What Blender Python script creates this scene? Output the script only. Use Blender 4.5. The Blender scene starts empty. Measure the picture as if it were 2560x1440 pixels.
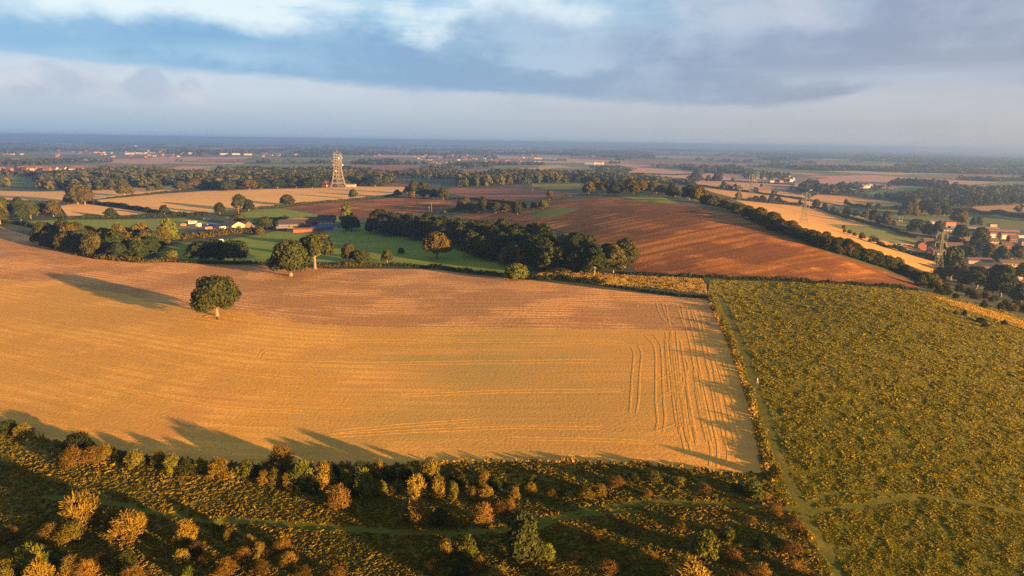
import bpy, bmesh, math, random
import numpy as np
from mathutils import Vector, Matrix
from mathutils.geometry import delaunay_2d_cdt

rng = np.random.default_rng(7)
random.seed(7)
scene = bpy.context.scene
COL = scene.collection

# ------------------------------------------------------------------ camera
F = 1706.0            # focal length in photo pixels (2560 wide)
CAMZ = 65.0
PITCH, ROLL = 12.1, 0.83

def cam_rot(p, r):
    a = math.radians(90 - p)
    rx = np.array([[1, 0, 0], [0, math.cos(a), -math.sin(a)], [0, math.sin(a), math.cos(a)]])
    b = math.radians(r)
    rz = np.array([[math.cos(b), -math.sin(b), 0], [math.sin(b), math.cos(b), 0], [0, 0, 1]])
    return rx @ rz
RC = cam_rot(PITCH, ROLL)

def rays(P):
    P = np.asarray(P, float).reshape(-1, 2)
    d = np.stack([(P[:, 0] - 1280) / F, -(P[:, 1] - 720) / F, -np.ones(len(P))], 1)
    d = d @ RC.T
    return d / np.linalg.norm(d[:, :2], axis=1)[:, None]      # unit horizontal length

# ------------------------------------------------------------------ terrain
# (photo x, photo y, ground height in metres): spot heights of the land seen along that sight line
SPOT = [
 (0,1440,0),(640,1440,0),(1280,1440,0),(1920,1440,0),(2560,1440,-2),(-400,1440,-1),(2960,1440,-4),
 (0,1080,0),(640,1150,0),(1280,1150,0),(1900,1180,0),(2560,1100,-3),(-400,1000,-1),(3000,1100,-9),
 (540,790,0),(1280,820,.6),(1800,830,.3),(0,800,0),(2200,900,-.5),
 (0,600,-2),(600,660,-3),(1000,672,-2.5),(1350,702,-1),(1760,740,0),(-300,620,-3),
 (2100,715,-1),(2300,735,-4),(2560,810,-9),
 (2340,697,-44),(2500,690,-46),(2560,650,-46),(2500,600,-46),(2400,545,-46),(2560,560,-46),
 (2250,600,-36),(2320,640,-40),(2150,600,-27),(2050,560,-26),(1950,515,-29),(1850,490,-27),(2160,545,-42),
 (1700,445,-32),(1760,470,-26),(2100,500,-42),(2450,470,-42),(2300,440,-38),(2000,450,-38),(2550,430,-36),
 (1600,690,-.5),(1900,699,-1),(2100,706,-3),(2250,716,-6),(1500,620,3),
 (1700,503,13.5),(1530,493,10),(1830,530,12),(1950,583,8.5),(2100,635,2),(2250,690,-7),(1400,560,4),(1700,600,7),
 (1330,500,4),(1280,480,1),(1150,540,-3),(1380,530,6),(1550,480,6),(1350,440,-14),
 (700,600,-6),(760,565,-8),(560,565,-8),(400,590,-5),(900,520,-4),(600,500,-6),(300,500,-8),(50,490,-10),(300,560,-8),
 (847,468,-9),(1000,468,-8),(500,470,-10),(1050,600,-5),(1300,660,-2.5),(900,415,-25),(200,460,-16),(100,420,-25),(500,430,-20),
 (1050,397,-32),(1400,417,-28),(500,395,-32),(1700,405,-36),
]
def tps_space(x, y):
    r = np.hypot(x, y) + 1e-9
    k = np.log1p(r / 90.0) / r
    return x * k, y * k
_pts = []
for px, py, z in SPOT:
    d = rays([(px, py)])[0]
    t = (z - CAMZ) / d[2]
    _pts.append((d[0] * t, d[1] * t, z))
for a in range(-180, 180, 18):
    s, c = math.sin(math.radians(a)), math.cos(math.radians(a))
    for r, z in ((9000, -36), (22000, -30), (48000, -22)):
        if abs(a) <= 50 or r > 10000:
            _pts.append((s * r, c * r, z + 5 * math.sin(a * 1.7 + r)))
    if abs(a) > 50:
        for r, z in ((60, 0), (250, -3 if a < 0 else -10), (900, -15 if a < 0 else -40), (4000, -34)):
            _pts.append((s * r, c * r, z))
for a in range(-45, 50, 10):
    s, c = math.sin(math.radians(a)), math.cos(math.radians(a))
    _pts.append((s * 35, c * 35, 0))
_P = np.array(_pts)
_U = np.stack(tps_space(_P[:, 0], _P[:, 1]), 1)
def _ker(d2):
    return np.where(d2 > 1e-12, 0.5 * d2 * np.log(np.maximum(d2, 1e-12)), 0.0)
_n = len(_P)
_K = _ker(((_U[:, None] - _U[None]) ** 2).sum(2)) + np.eye(_n) * 2e-3
_Q = np.concatenate([np.ones((_n, 1)), _U], 1)
_A = np.block([[_K, _Q], [_Q.T, np.zeros((3, 3))]])
_W = np.linalg.solve(_A, np.concatenate([_P[:, 2], np.zeros(3)]))

def ground_z(x, y):
    x = np.asarray(x, float); y = np.asarray(y, float)
    sh = x.shape
    x = x.ravel(); y = y.ravel()
    out = np.empty(len(x))
    for i in range(0, len(x), 20000):
        xs, ys = x[i:i + 20000], y[i:i + 20000]
        u, v = tps_space(xs, ys)
        d2 = (u[:, None] - _U[None, :, 0]) ** 2 + (v[:, None] - _U[None, :, 1]) ** 2
        z = _ker(d2) @ _W[:_n] + _W[_n] + _W[_n + 1] * u + _W[_n + 2] * v
        r = np.hypot(xs, ys)
        # gentle undulation of the ploughland
        z += 0.22 * np.sin(xs / 23.0 + 1.3 * np.sin(ys / 41.0)) + 0.25 * np.sin(ys / 31.0 + 1.1 * np.sin(xs / 37.0))
        z += np.clip((r - 3000) / 6000, 0, 1) * (4 * np.sin(xs / 900 + ys / 1500) + 3 * np.sin(ys / 1300 - xs / 2100 + 1))
        # low far ridges on the horizon
        z += np.clip((r - 18000) / 14000, 0, 1) * (18 + 14 * np.sin(xs / 5200.0 + 1) + 8 * np.sin(xs / 2100.0 + ys / 4000.0))
        out[i:i + 20000] = z
    return out.reshape(sh)

_T = 40.0 * 1.0165 ** np.arange(430)
def at(P, rmax=None):
    """photo pixels -> points of the land they look at"""
    D = rays(P)
    out = np.empty((len(D), 3))
    for i in range(0, len(D), 60):
        d = D[i:i + 60]
        X = d[:, 0, None] * _T; Y = d[:, 1, None] * _T
        C = CAMZ + d[:, 2, None] * _T - ground_z(X, Y)
        for k in range(len(d)):
            c = C[k]
            lim = len(_T) if rmax is None else int(np.searchsorted(_T, rmax))
            hit = np.nonzero(c[:lim] < 0)[0]
            if len(hit):
                j = hit[0]
                a, b = (_T[j - 1], _T[j]) if j else (1.0, _T[0])
                for _ in range(14):
                    m = 0.5 * (a + b)
                    if CAMZ + d[k, 2] * m - ground_z([d[k, 0] * m], [d[k, 1] * m])[0] < 0: b = m
                    else: a = m
                t = b
            elif rmax is None:
                t = 44000.0
            else:
                t = _T[int(np.argmin(c[:lim] / _T[:lim]))]
            out[i + k] = (d[k, 0] * t, d[k, 1] * t, 0)
    out[:, 2] = ground_z(out[:, 0], out[:, 1])
    return out

def dense(poly, step=22.0, closed=True):
    P = [np.array(p, float) for p in poly]
    out = []
    n = len(P)
    for i in range(n if closed else n - 1):
        a, b = P[i], P[(i + 1) % n]
        m = max(1, int(np.linalg.norm(b - a) / step))
        for k in range(m): out.append(a + (b - a) * k / m)
    if not closed: out.append(P[-1])
    return np.array(out)

def smooth(poly, closed=False, it=2):
    P = np.array(poly, float)
    for _ in range(it):
        if closed:
            Q = np.roll(P, -1, 0)
            P = np.stack([.75 * P + .25 * Q, .25 * P + .75 * Q], 1).reshape(-1, 2)
        else:
            A, B = P[:-1], P[1:]
            M = np.stack([.75 * A + .25 * B, .25 * A + .75 * B], 1).reshape(-1, 2)
            P = np.concatenate([P[:1], M[1:-1], P[-1:]])
    return P

def inside(pts, poly):
    x, y = pts[:, 0], pts[:, 1]
    res = np.zeros(len(pts), bool)
    n = len(poly)
    for i in range(n):
        x1, y1 = poly[i]; x2, y2 = poly[(i + 1) % n]
        if y1 == y2: continue
        c = ((y1 > y) != (y2 > y)) & (x < (x2 - x1) * (y - y1) / (y2 - y1) + x1)
        res ^= c
    return res

# smooth 2-D value noise, for patchiness of plants
def vnoise(x, y, s, seed=0):
    x = np.asarray(x) / s; y = np.asarray(y) / s
    xi = np.floor(x).astype(np.int64); yi = np.floor(y).astype(np.int64)
    fx = x - xi; fy = y - yi
    fx = fx * fx * (3 - 2 * fx); fy = fy * fy * (3 - 2 * fy)
    def h(a, b):
        v = (a * 374761393 + b * 668265263 + seed * 1442695041) & 0xffffffff
        v = ((v ^ (v >> 13)) * 1274126177) & 0xffffffff
        return ((v ^ (v >> 16)) & 0xffff) / 65535.0
    return (h(xi, yi) * (1 - fx) + h(xi + 1, yi) * fx) * (1 - fy) + (h(xi, yi + 1) * (1 - fx) + h(xi + 1, yi + 1) * fx) * fy

# ------------------------------------------------------------------ materials
def new_mat(name):
    m = bpy.data.materials.new(name); m.use_nodes = True
    nt = m.node_tree
    b = nt.nodes['Principled BSDF']
    b.inputs['Roughness'].default_value = 0.9
    b.inputs['Specular IOR Level'].default_value = 0.15
    return m, nt, b
def N(nt, typ, **kw):
    n = nt.nodes.new(typ)
    for k, v in kw.items():
        if k.startswith('i_'):
            n.inputs[k[2:].replace('_', ' ')].default_value = v
        else: setattr(n, k, v)
    return n
def math_n(nt, op, a, b=None, c=None):
    n = nt.nodes.new('ShaderNodeMath'); n.operation = op
    for i, v in enumerate((a, b, c)):
        if v is None: continue
        if isinstance(v, (int, float)): n.inputs[i].default_value = v
        else: nt.links.new(v, n.inputs[i])
    return n.outputs[0]
def mix_n(nt, fac, a, b, blend='MIX'):
    n = nt.nodes.new('ShaderNodeMix'); n.data_type = 'RGBA'; n.blend_type = blend
    for i, v in ((0, fac), (6, a), (7, b)):
        if isinstance(v, (int, float)): n.inputs[i].default_value = v
        elif isinstance(v, (tuple, list)): n.inputs[i].default_value = (*v, 1)[:4]
        else: nt.links.new(v, n.inputs[i])
    return n.outputs[2]
def ramp(nt, val, a, b):
    n = nt.nodes.new('ShaderNodeMapRange'); n.interpolation_type = 'SMOOTHSTEP'
    n.inputs[1].default_value = a; n.inputs[2].default_value = b
    nt.links.new(val, n.inputs[0])
    return n.outputs[0]
def noise(nt, vec, scale, detail=4, rough=.55, dist=0.0):
    n = nt.nodes.new('ShaderNodeTexNoise')
    n.inputs['Scale'].default_value = scale; n.inputs['Detail'].default_value = detail
    n.inputs['Roughness'].default_value = rough; n.inputs['Distortion'].default_value = dist
    nt.links.new(vec, n.inputs['Vector'])
    return n.outputs[0]
def scaled(nt, vec, s, rot=0.0):
    n = nt.nodes.new('ShaderNodeMapping')
    n.inputs['Scale'].default_value = s; n.inputs['Rotation'].default_value = (0, 0, rot)
    nt.links.new(vec, n.inputs['Vector'])
    return n.outputs[0]

def field_mat(name, c1, c2, c3=None, big=.01, small=.6, row=None, bump=.5, bump_d=.25, fine=.5, c3cut=(.55, .7), curve=False):
    """c1/c2 mixed by fine grain, c3 in larger patches; row=(angle, period, strength) drill lines"""
    m, nt, b = new_mat(name)
    pos = N(nt, 'ShaderNodeNewGeometry').outputs['Position']
    g = noise(nt, pos, small, 5, .65)
    col = mix_n(nt, ramp(nt, g, .5 - fine * .35, .5 + fine * .35), c1, c2)
    if c3:
        p = noise(nt, pos, big, 5, .6, .6)
        col = mix_n(nt, ramp(nt, p, *c3cut), col, c3)
    h = g
    if row:
        ang, per, st = row
        sep = N(nt, 'ShaderNodeSeparateXYZ'); nt.links.new(pos, sep.inputs[0])
        wx = noise(nt, pos, .02, 2)
        if curve:
            bend = math_n(nt, 'SMOOTH_MAX', math_n(nt, 'SUBTRACT', math_n(nt, 'MULTIPLY', sep.outputs[0], -1.0), 78.0), 0.0, 45.0)
            s = math_n(nt, 'SUBTRACT', sep.outputs[1], math_n(nt, 'MULTIPLY', bend, .44))
            al = sep.outputs[0]
        else:
            s = math_n(nt, 'ADD', math_n(nt, 'MULTIPLY', sep.outputs[0], math.sin(ang)), math_n(nt, 'MULTIPLY', sep.outputs[1], math.cos(ang)))
            al = math_n(nt, 'SUBTRACT', math_n(nt, 'MULTIPLY', sep.outputs[0], math.cos(ang)), math_n(nt, 'MULTIPLY', sep.outputs[1], math.sin(ang)))
        s = math_n(nt, 'ADD', s, math_n(nt, 'MULTIPLY', wx, per * .8))
        cv = N(nt, 'ShaderNodeCombineXYZ')
        nt.links.new(math_n(nt, 'MULTIPLY', al, .035 / per * 1.4), cv.inputs[0])
        nt.links.new(math_n(nt, 'DIVIDE', s, per), cv.inputs[1])
        st_n = noise(nt, cv.outputs[0], 1.0, 4, .7)         # long streaks along the rows
        wave = math_n(nt, 'MULTIPLY_ADD', math_n(nt, 'SINE', math_n(nt, 'MULTIPLY', s, 6.283 / (per * 1.7))), .25, .5)
        amt = ramp(nt, noise(nt, pos, .03, 3), .42, .6)
        line = math_n(nt, 'ADD', math_n(nt, 'MULTIPLY', st_n, .8), math_n(nt, 'MULTIPLY', math_n(nt, 'MULTIPLY', wave, amt), .4))
        k = ramp(nt, line, .35, .8)
        col = mix_n(nt, math_n(nt, 'MULTIPLY', math_n(nt, 'SUBTRACT', 1.0, k), st), col, tuple(x * .45 for x in c1))
        h = math_n(nt, 'ADD', math_n(nt, 'MULTIPLY', g, .6), math_n(nt, 'MULTIPLY', line, 1.2 * st + .1))
    nt.links.new(col, b.inputs['Base Color'])
    bn = N(nt, 'ShaderNodeBump', i_Strength=bump, i_Distance=bump_d)
    nt.links.new(h, bn.inputs['Height']); nt.links.new(bn.outputs[0], b.inputs['Normal'])
    return m, nt, b, col, pos

def plain(name, c, rough=.8, var=.25, scale=1.5, metal=0.0):
    m, nt, b = new_mat(name)
    pos = N(nt, 'ShaderNodeNewGeometry').outputs['Position']
    g = noise(nt, pos, scale, 4)
    col = mix_n(nt, ramp(nt, g, .3, .7), tuple(x * (1 - var) for x in c), tuple(min(1, x * (1 + var)) for x in c))
    nt.links.new(col, b.inputs['Base Color'])
    b.inputs['Roughness'].default_value = rough; b.inputs['Metallic'].default_value = metal
    return m

def foliage_mat(name, attr=False, var=.35, trans=.15):
    m, nt, b = new_mat(name)
    if attr:
        base = N(nt, 'ShaderNodeAttribute', attribute_name='Col').outputs['Color']
    else:
        base = N(nt, 'ShaderNodeObjectInfo').outputs['Color']
    geo = N(nt, 'ShaderNodeNewGeometry')
    r = geo.outputs['Random Per Island']
    n1 = noise(nt, geo.outputs['Position'], .5, 3)
    v = math_n(nt, 'ADD', math_n(nt, 'MULTIPLY', r, .5), math_n(nt, 'MULTIPLY', n1, .8))
    lo = mix_n(nt, 1.0, base, (1 - var, 1 - var, 1 - var), 'MULTIPLY')
    hi = mix_n(nt, 1.0, base, (1 + var * 1.3, 1 + var * 1.1, 1 + var * .4), 'MULTIPLY')
    col = mix_n(nt, ramp(nt, v, .35, .95), lo, hi)
    nt.links.new(col, b.inputs['Base Color'])
    b.inputs['Roughness'].default_value = .95
    b.inputs['Specular IOR Level'].default_value = .08
    tr = N(nt, 'ShaderNodeBsdfTranslucent'); nt.links.new(col, tr.inputs[0])
    mx = N(nt, 'ShaderNodeMixShader'); mx.inputs[0].default_value = trans
    nt.links.new(b.outputs[0], mx.inputs[1]); nt.links.new(tr.outputs[0], mx.inputs[2])
    nt.links.new(mx.outputs[0], nt.nodes['Material Output'].inputs[0])
    return m

M = {}
def fm(key, *a, **k):
    M[key] = field_mat(key, *a, **k)[0]
# ------------------------------------------------------------------ surfaces of the land
fm('ground', (.032, .042, .014), (.055, .06, .02), (.10, .075, .03), big=.006, small=.15, bump=.4)
fm('stubble', (.51, .255, .038), (.69, .36, .064), (.57, .27, .062), big=.022, small=1.3, row=(0, 2.6, .42), bump=.6, bump_d=.3, curve=True)
fm('tilled', (.47, .215, .06), (.71, .36, .10), (.60, .29, .065), big=.02, small=1.0, row=(0, 2.4, .7), bump=.9, bump_d=.45, curve=True)
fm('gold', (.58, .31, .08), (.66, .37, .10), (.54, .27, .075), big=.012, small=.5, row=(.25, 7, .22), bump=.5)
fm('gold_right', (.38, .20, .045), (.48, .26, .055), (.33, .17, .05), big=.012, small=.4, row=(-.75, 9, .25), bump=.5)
fm('plough', (.18, .058, .005), (.40, .155, .012), (.55, .25, .02), big=.016, small=.8, row=(-.62, 7, .85), bump=.9, bump_d=.45)
fm('plough_far', (.20, .072, .034), (.28, .11, .05), (.20, .08, .042), big=.006, small=.1, row=(.3, 16, .3), bump=.5)
fm('pink', (.36, .19, .12), (.44, .25, .15), (.38, .22, .13), big=.004, small=.06, row=(-.3, 30, .2), bump=.3)
fm('meadow', (.115, .175, .006), (.18, .205, .010), (.24, .19, .02), big=.018, small=.35, row=(.2, 11, .25), bump=.5)
fm('pitch', (.11, .125, .014), (.14, .145, .018), (.17, .145, .026), big=.012, small=.2, row=(.1, 14, .2), bump=.3)
fm('pasture', (.075, .08, .004), (.165, .138, .008), (.21, .15, .012), big=.035, small=.45, bump=.8, bump_d=.35, fine=.55)
fm('scrub_ground', (.06, .052, .005), (.13, .092, .009), (.17, .105, .014), big=.06, small=.8, bump=.8, bump_d=.5, fine=.4)
fm('pale', (.30, .20, .11), (.38, .26, .14), (.33, .23, .12), big=.004, small=.06, bump=.3)
fm('drygrass', (.52, .33, .09), (.72, .50, .16), (.40, .26, .08), big=.05, small=.9, bump=.9, bump_d=.5)
fm('farm_yard', (.16, .12, .08), (.24, .18, .11), (.10, .10, .04), big=.05, small=.3, bump=.3)
fm('town_ground', (.05, .055, .022), (.09, .085, .04), (.13, .12, .10), big=.02, small=.12, bump=.3)
fm('path', (.065, .066, .003), (.10, .09, .005), (.15, .11, .015), big=.12, small=.8, bump=.5, bump_d=.2)
fm('asphalt', (.10, .10, .11), (.14, .14, .15), None, small=.5, bump=.1)
fm('rut', (.62, .31, .045), (.46, .22, .035), None, small=.8, bump=.5)
# weedy regrowth greying the middle of the near stubble
for key in ('stubble',):
    m = M[key]; nt = m.node_tree; b = nt.nodes['Principled BSDF']
    pos = N(nt, 'ShaderNodeNewGeometry').outputs['Position']
    vm = N(nt, 'ShaderNodeVectorMath', operation='DISTANCE'); nt.links.new(pos, vm.inputs[0]); vm.inputs[1].default_value = (2, 182, 0)
    n1 = noise(nt, scaled(nt, pos, (.4, 1.6, 1)), .03, 5, .65, .5)
    d = math_n(nt, 'ADD', math_n(nt, 'MULTIPLY', vm.outputs['Value'], -1 / 75.0), math_n(nt, 'MULTIPLY', n1, 2.0))
    src = b.inputs['Base Color'].links[0].from_socket
    c = mix_n(nt, math_n(nt, 'MULTIPLY', ramp(nt, d, .05, .9), .9), src, (.30, .21, .05))
    # reddish brown tone further right
    vm2 = N(nt, 'ShaderNodeVectorMath', operation='DISTANCE'); nt.links.new(pos, vm2.inputs[0]); vm2.inputs[1].default_value = (75, 165, 0)
    d2 = math_n(nt, 'ADD', math_n(nt, 'MULTIPLY', vm2.outputs['Value'], -1 / 110.0), noise(nt, pos, .045, 4))
    c = mix_n(nt, math_n(nt, 'MULTIPLY', ramp(nt, d2, -.75, .3), .55), c, (.50, .225, .04))
    nt.links.new(c, b.inputs['Base Color'])

MAIN_TOP = [(-420,560),(-100,557),(0,566),(60,585),(130,606),(200,626),(330,650),(480,658),(600,661),(680,665),(830,672),(960,672),(1080,673),(1200,688),(1350,703),(1500,722),(1640,737),(1768,748)]
MAIN_RIGHT = [(1792,790),(1828,870),(1858,950),(1882,1040),(1902,1120),(1908,1182)]
MAIN_BOT = [(1800,1180),(1600,1163),(1400,1155),(1200,1155),(1000,1163),(700,1165),(500,1155),(300,1133),(150,1104),(0,1078),(-420,1010)]
TILL_LINE = [(1812,828),(1455,822),(1280,820),(1100,819),(965,817),(860,815),(780,809),(700,803),(655,795),(632,782),(600,776),(540,772),(487,766),(375,757),(300,733),(150,708),(0,697),(-420,660)]

_r = np.random.default_rng(2)
TILL_LINE = [tuple(q) for q in dense(TILL_LINE, 14, False) + np.stack([np.zeros(len(dense(TILL_LINE, 14, False))), _r.normal(0, 1.3, len(dense(TILL_LINE, 14, False)))], 1)]
# (name, material, photo outline, farthest distance, corner smoothing) - later ones lie over earlier ones
FIELDS = [
 ('stubble_field','stubble', MAIN_TOP + MAIN_RIGHT + MAIN_BOT, 700, 0),
 ('tilled_field','tilled', MAIN_TOP + [(1792,790)] + TILL_LINE, 700, 0),
 ('scrubland','scrub_ground', MAIN_BOT[::-1] + [(1908,1182),(1935,1215),(1975,1265),(2020,1330),(2060,1420),(2080,1470),(2080,1600),(-600,1600),(-600,1010)], 300, 0),
 ('pasture','pasture', [(1768,748),(1775,700),(1900,703),(2000,706),(2100,708),(2200,716),(2300,727),(2330,732),(2400,748),(2480,768),(2560,796),(2760,860),(3000,980),(3200,1600),(2080,1600),(2080,1470),(2060,1420),(2020,1330),(1975,1265),(1935,1215),(1908,1182)] + MAIN_RIGHT[::-1], 420, 0),
 ('dry_bank','drygrass', [(2330,740),(2440,766),(2560,803),(2700,850),(2700,875),(2560,825),(2460,790),(2380,765)], 420, 0),
 ('dry_grass_strip','drygrass', [(1335,690),(1372,674),(1440,678),(1520,686),(1620,692),(1700,695),(1752,697),(1765,715),(1766,736),(1700,729),(1600,717),(1500,711),(1400,700)], 500, 0),
 ('ploughed_hill','plough', [(1120,538),(1200,533),(1280,525),(1340,508),(1422,492),(1480,489),(1530,492),(1640,505),(1720,513),(1780,523),(1850,545),(1950,588),(2050,624),(2150,656),(2250,692),(2310,716),(2290,720),(2150,710),(1900,699),(1760,693),(1640,688),(1595,681),(1568,655),(1500,612),(1400,575),(1280,560),(1180,548)], 720, 0),
 ('crop_patch','pitch', [(1312,541),(1345,524),(1400,519),(1448,522),(1420,534),(1385,543)], 720, 0),
 ('hill_grass','meadow', [(1545,490),(1600,490),(1655,492),(1680,502),(1700,511),(1640,506),(1590,499)], 800, 0),
 ('ploughed_field','plough', [(705,520),(760,512),(860,503),(1000,494),(1110,500),(1160,512),(1145,524),(1010,541),(880,545),(800,535)], 1000, 0),
 ('ploughed_field','plough_far', [(1112,480),(1130,470),(1280,471),(1370,476),(1450,484),(1400,491),(1335,503),(1280,505),(1190,497)], 1200, 0),
 ('golden_field','gold', [(222,502),(290,495),(400,485),(520,477),(640,473),(760,471),(900,466),(1022,467),(1000,482),(870,500),(700,515),(600,522),(545,532),(480,534),(420,531),(330,517)], 1400, 0),
 ('golden_strip','gold', [(212,478),(300,470),(345,468),(400,466),(462,461),(472,470),(400,483),(290,493),(230,498)], 1400, 0),
 ('golden_field','gold', [(-200,476),(0,477),(90,479),(162,478),(172,488),(168,505),(100,502),(0,498),(-200,492)], 1400, 0),
 ('golden_field','gold', [(150,515),(190,508),(225,511),(300,522),(400,537),(300,543),(170,541)], 1200, 0),
 ('green_field','meadow', [(60,553),(170,549),(300,549),(400,547),(480,545),(520,552),(500,566),(420,575),(300,578),(150,577),(100,571)], 900, 0),
 ('meadow','meadow', [(370,632),(450,608),(560,600),(640,588),(700,576),(780,572),(850,570),(905,560),(945,578),(1010,592),(1100,612),(1200,645),(1340,690),(1250,688),(1100,670),(1000,660),(860,655),(600,655),(440,648)], 800, 0),
 ('paddock','meadow', [(560,543),(640,523),(705,521),(800,537),(880,546),(850,556),(800,560),(700,556),(600,556)], 900, 0),
 ('farm_yard','farm_yard', [(465,560),(520,556),(630,563),(640,575),(560,577),(480,572)], 800, 0),
 ('farm_yard','farm_yard', [(690,560),(840,556),(845,578),(740,582),(690,575)], 800, 0),
 ('green_field','pitch', [(1330,460),(1450,459),(1455,470),(1400,474),(1335,474)], 1500, 0),
 ('green_field','pitch', [(-150,441),(0,441),(98,442),(97,455),(80,468),(0,472),(-150,470)], 1800, 0),
 ('green_field','pitch', [(390,436),(440,424),(540,427),(560,436),(470,442)], 2000, 0),
 ('green_strip','pitch', [(500,420),(600,413),(700,410),(790,411),(780,415),(640,424),(560,428)], 2600, 0),
 ('brown_strip','plough_far', [(645,428),(760,418),(900,414),(1105,416),(1105,422),(960,428),(800,428),(700,432)], 2600, 0),
 ('brown_field','pink', [(280,403),(350,395),(440,394),(460,402),(400,410),(310,409)], 3200, 0),
 ('brown_field','pink', [(485,398),(560,396),(600,399),(590,403),(500,404)], 3200, 0),
 ('green_field','pitch', [(1005,440),(1060,428),(1140,428),(1140,443),(1070,446)], 1900, 0),
 ('brown_field','plough_far', [(950,460),(985,456),(1030,457),(1105,460),(1100,466),(1030,467),(960,464)], 1400, 0),
 ('green_field','pitch', [(1200,417),(1290,411),(1350,414),(1345,419),(1240,422)], 2800, 0),
 ('pale_field','pitch', [(1350,424),(1430,415),(1580,417),(1560,424),(1450,428),(1380,428)], 2600, 0),
 ('pink_field','pink', [(1560,433),(1600,420),(1655,418),(1740,424),(1765,430),(1690,437)], 3000, 0),
 ('pink_field','pink', [(1560,434),(1690,438),(1780,431),(1860,434),(1990,452),(1985,460),(1900,456),(1760,450),(1650,447)], 2600, 0),
 ('pink_field','pink', [(1650,448),(1760,451),(1900,457),(1985,461),(2010,475),(1960,474),(1860,466),(1745,456)], 2400, 0),
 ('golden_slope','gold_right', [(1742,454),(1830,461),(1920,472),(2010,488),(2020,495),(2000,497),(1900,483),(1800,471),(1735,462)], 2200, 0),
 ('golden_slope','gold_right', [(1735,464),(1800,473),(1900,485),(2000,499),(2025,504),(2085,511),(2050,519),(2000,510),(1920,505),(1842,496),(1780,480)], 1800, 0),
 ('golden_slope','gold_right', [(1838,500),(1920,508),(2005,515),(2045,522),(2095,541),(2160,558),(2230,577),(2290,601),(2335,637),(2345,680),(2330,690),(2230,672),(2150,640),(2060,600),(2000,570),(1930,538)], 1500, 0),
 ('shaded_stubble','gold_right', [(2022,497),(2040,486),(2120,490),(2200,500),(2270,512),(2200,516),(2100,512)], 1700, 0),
 ('playing_field','pitch', [(2068,560),(2100,561),(2208,567),(2260,585),(2328,603),(2325,612),(2250,608),(2190,600),(2130,583)], 1100, 0),
 ('playing_field','pitch', [(2092,530),(2180,523),(2300,522),(2390,528),(2560,548),(2760,570),(2760,590),(2560,575),(2450,572),(2330,562),(2240,563),(2160,548)], 1500, 0),
 ('green_field','meadow', [(2140,490),(2200,476),(2270,467),(2330,470),(2322,480),(2230,494)], 2200, 0),
 ('brown_field','pink', [(2020,453),(2110,436),(2215,431),(2245,447),(2232,461),(2130,466),(2060,466)], 2600, 0),
 ('brown_field','pink', [(2110,431),(2180,424),(2215,428),(2110,435)], 2800, 0),
 ('pink_field','pink', [(2010,413),(2100,408),(2165,410),(2150,420),(2060,424)], 3500, 0),
 ('green_field','pitch', [(2170,414),(2240,412),(2380,414),(2470,420),(2460,425),(2340,426),(2230,421)], 3200, 0),
 ('golden_field','gold', [(2330,448),(2400,448),(2480,456),(2440,460),(2370,460)], 2300, 0),
 ('brown_field','plough_far', [(2375,467),(2420,460),(2500,459),(2556,463),(2530,472),(2460,475)], 2200, 0),
 ('brown_field','pink', [(2390,500),(2440,494),(2560,487),(2760,480),(2760,500),(2560,503),(2450,507)], 1900, 0),
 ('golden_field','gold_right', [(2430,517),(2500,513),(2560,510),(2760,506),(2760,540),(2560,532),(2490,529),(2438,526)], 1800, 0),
 ('town_ground','town_ground', [(2240,585),(2330,575),(2440,572),(2560,577),(2800,600),(2800,790),(2560,745),(2470,725),(2400,712),(2345,690),(2340,640),(2300,605)], 1200, 0),
 ('verge','meadow', [(2530,718),(2560,712),(2640,720),(2640,760),(2560,745)], 800, 0),
]
# patchwork of the far plain
rf = random.Random(11)
for i in range(270):
    az = math.radians(rf.uniform(-44, 44)); r = 1900 * math.exp(rf.random() ** .9 * 2.0)
    cx, cy = r * math.sin(az), r * math.cos(az)
    k_ = .6 + r / 6000; w, h, a = rf.uniform(120, 330) * k_, rf.uniform(90, 220) * k_, rf.choice([0.3, 1.9]) + rf.uniform(-.4, .4)
    P = []
    for sx, sy in ((-1, -1), (1, -1), (1, 1), (-1, 1)):
        x, y = sx * w * rf.uniform(.8, 1.2), sy * h * rf.uniform(.8, 1.2)
        P.append((cx + x * math.cos(a) - y * math.sin(a), cy + x * math.sin(a) + y * math.cos(a)))
    FIELDS.insert(0, ('field', rf.choice(['pitch', 'pink', 'pitch', 'plough_far', 'pitch', 'pale', 'pitch', 'pitch']), np.array(P), 'world', 0))

def world_outline(f):
    if isinstance(f[3], str): 
        P = f[2]; out = []
        for i in range(len(P)):
            a, b = P[i], P[(i + 1) % len(P)]
            for k in range(4): out.append(a + (b - a) * k / 4)
        return np.array(out)
    return at(dense(f[2], 26), f[3])[:, :2]

OUT = [world_outline(f) for f in FIELDS]
EXPLICIT = [OUT[i] for i, f in enumerate(FIELDS) if not isinstance(f[3], str)]
def outline(name, k=0):
    return [OUT[i] for i, f in enumerate(FIELDS) if f[0] == name][k]

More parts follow.
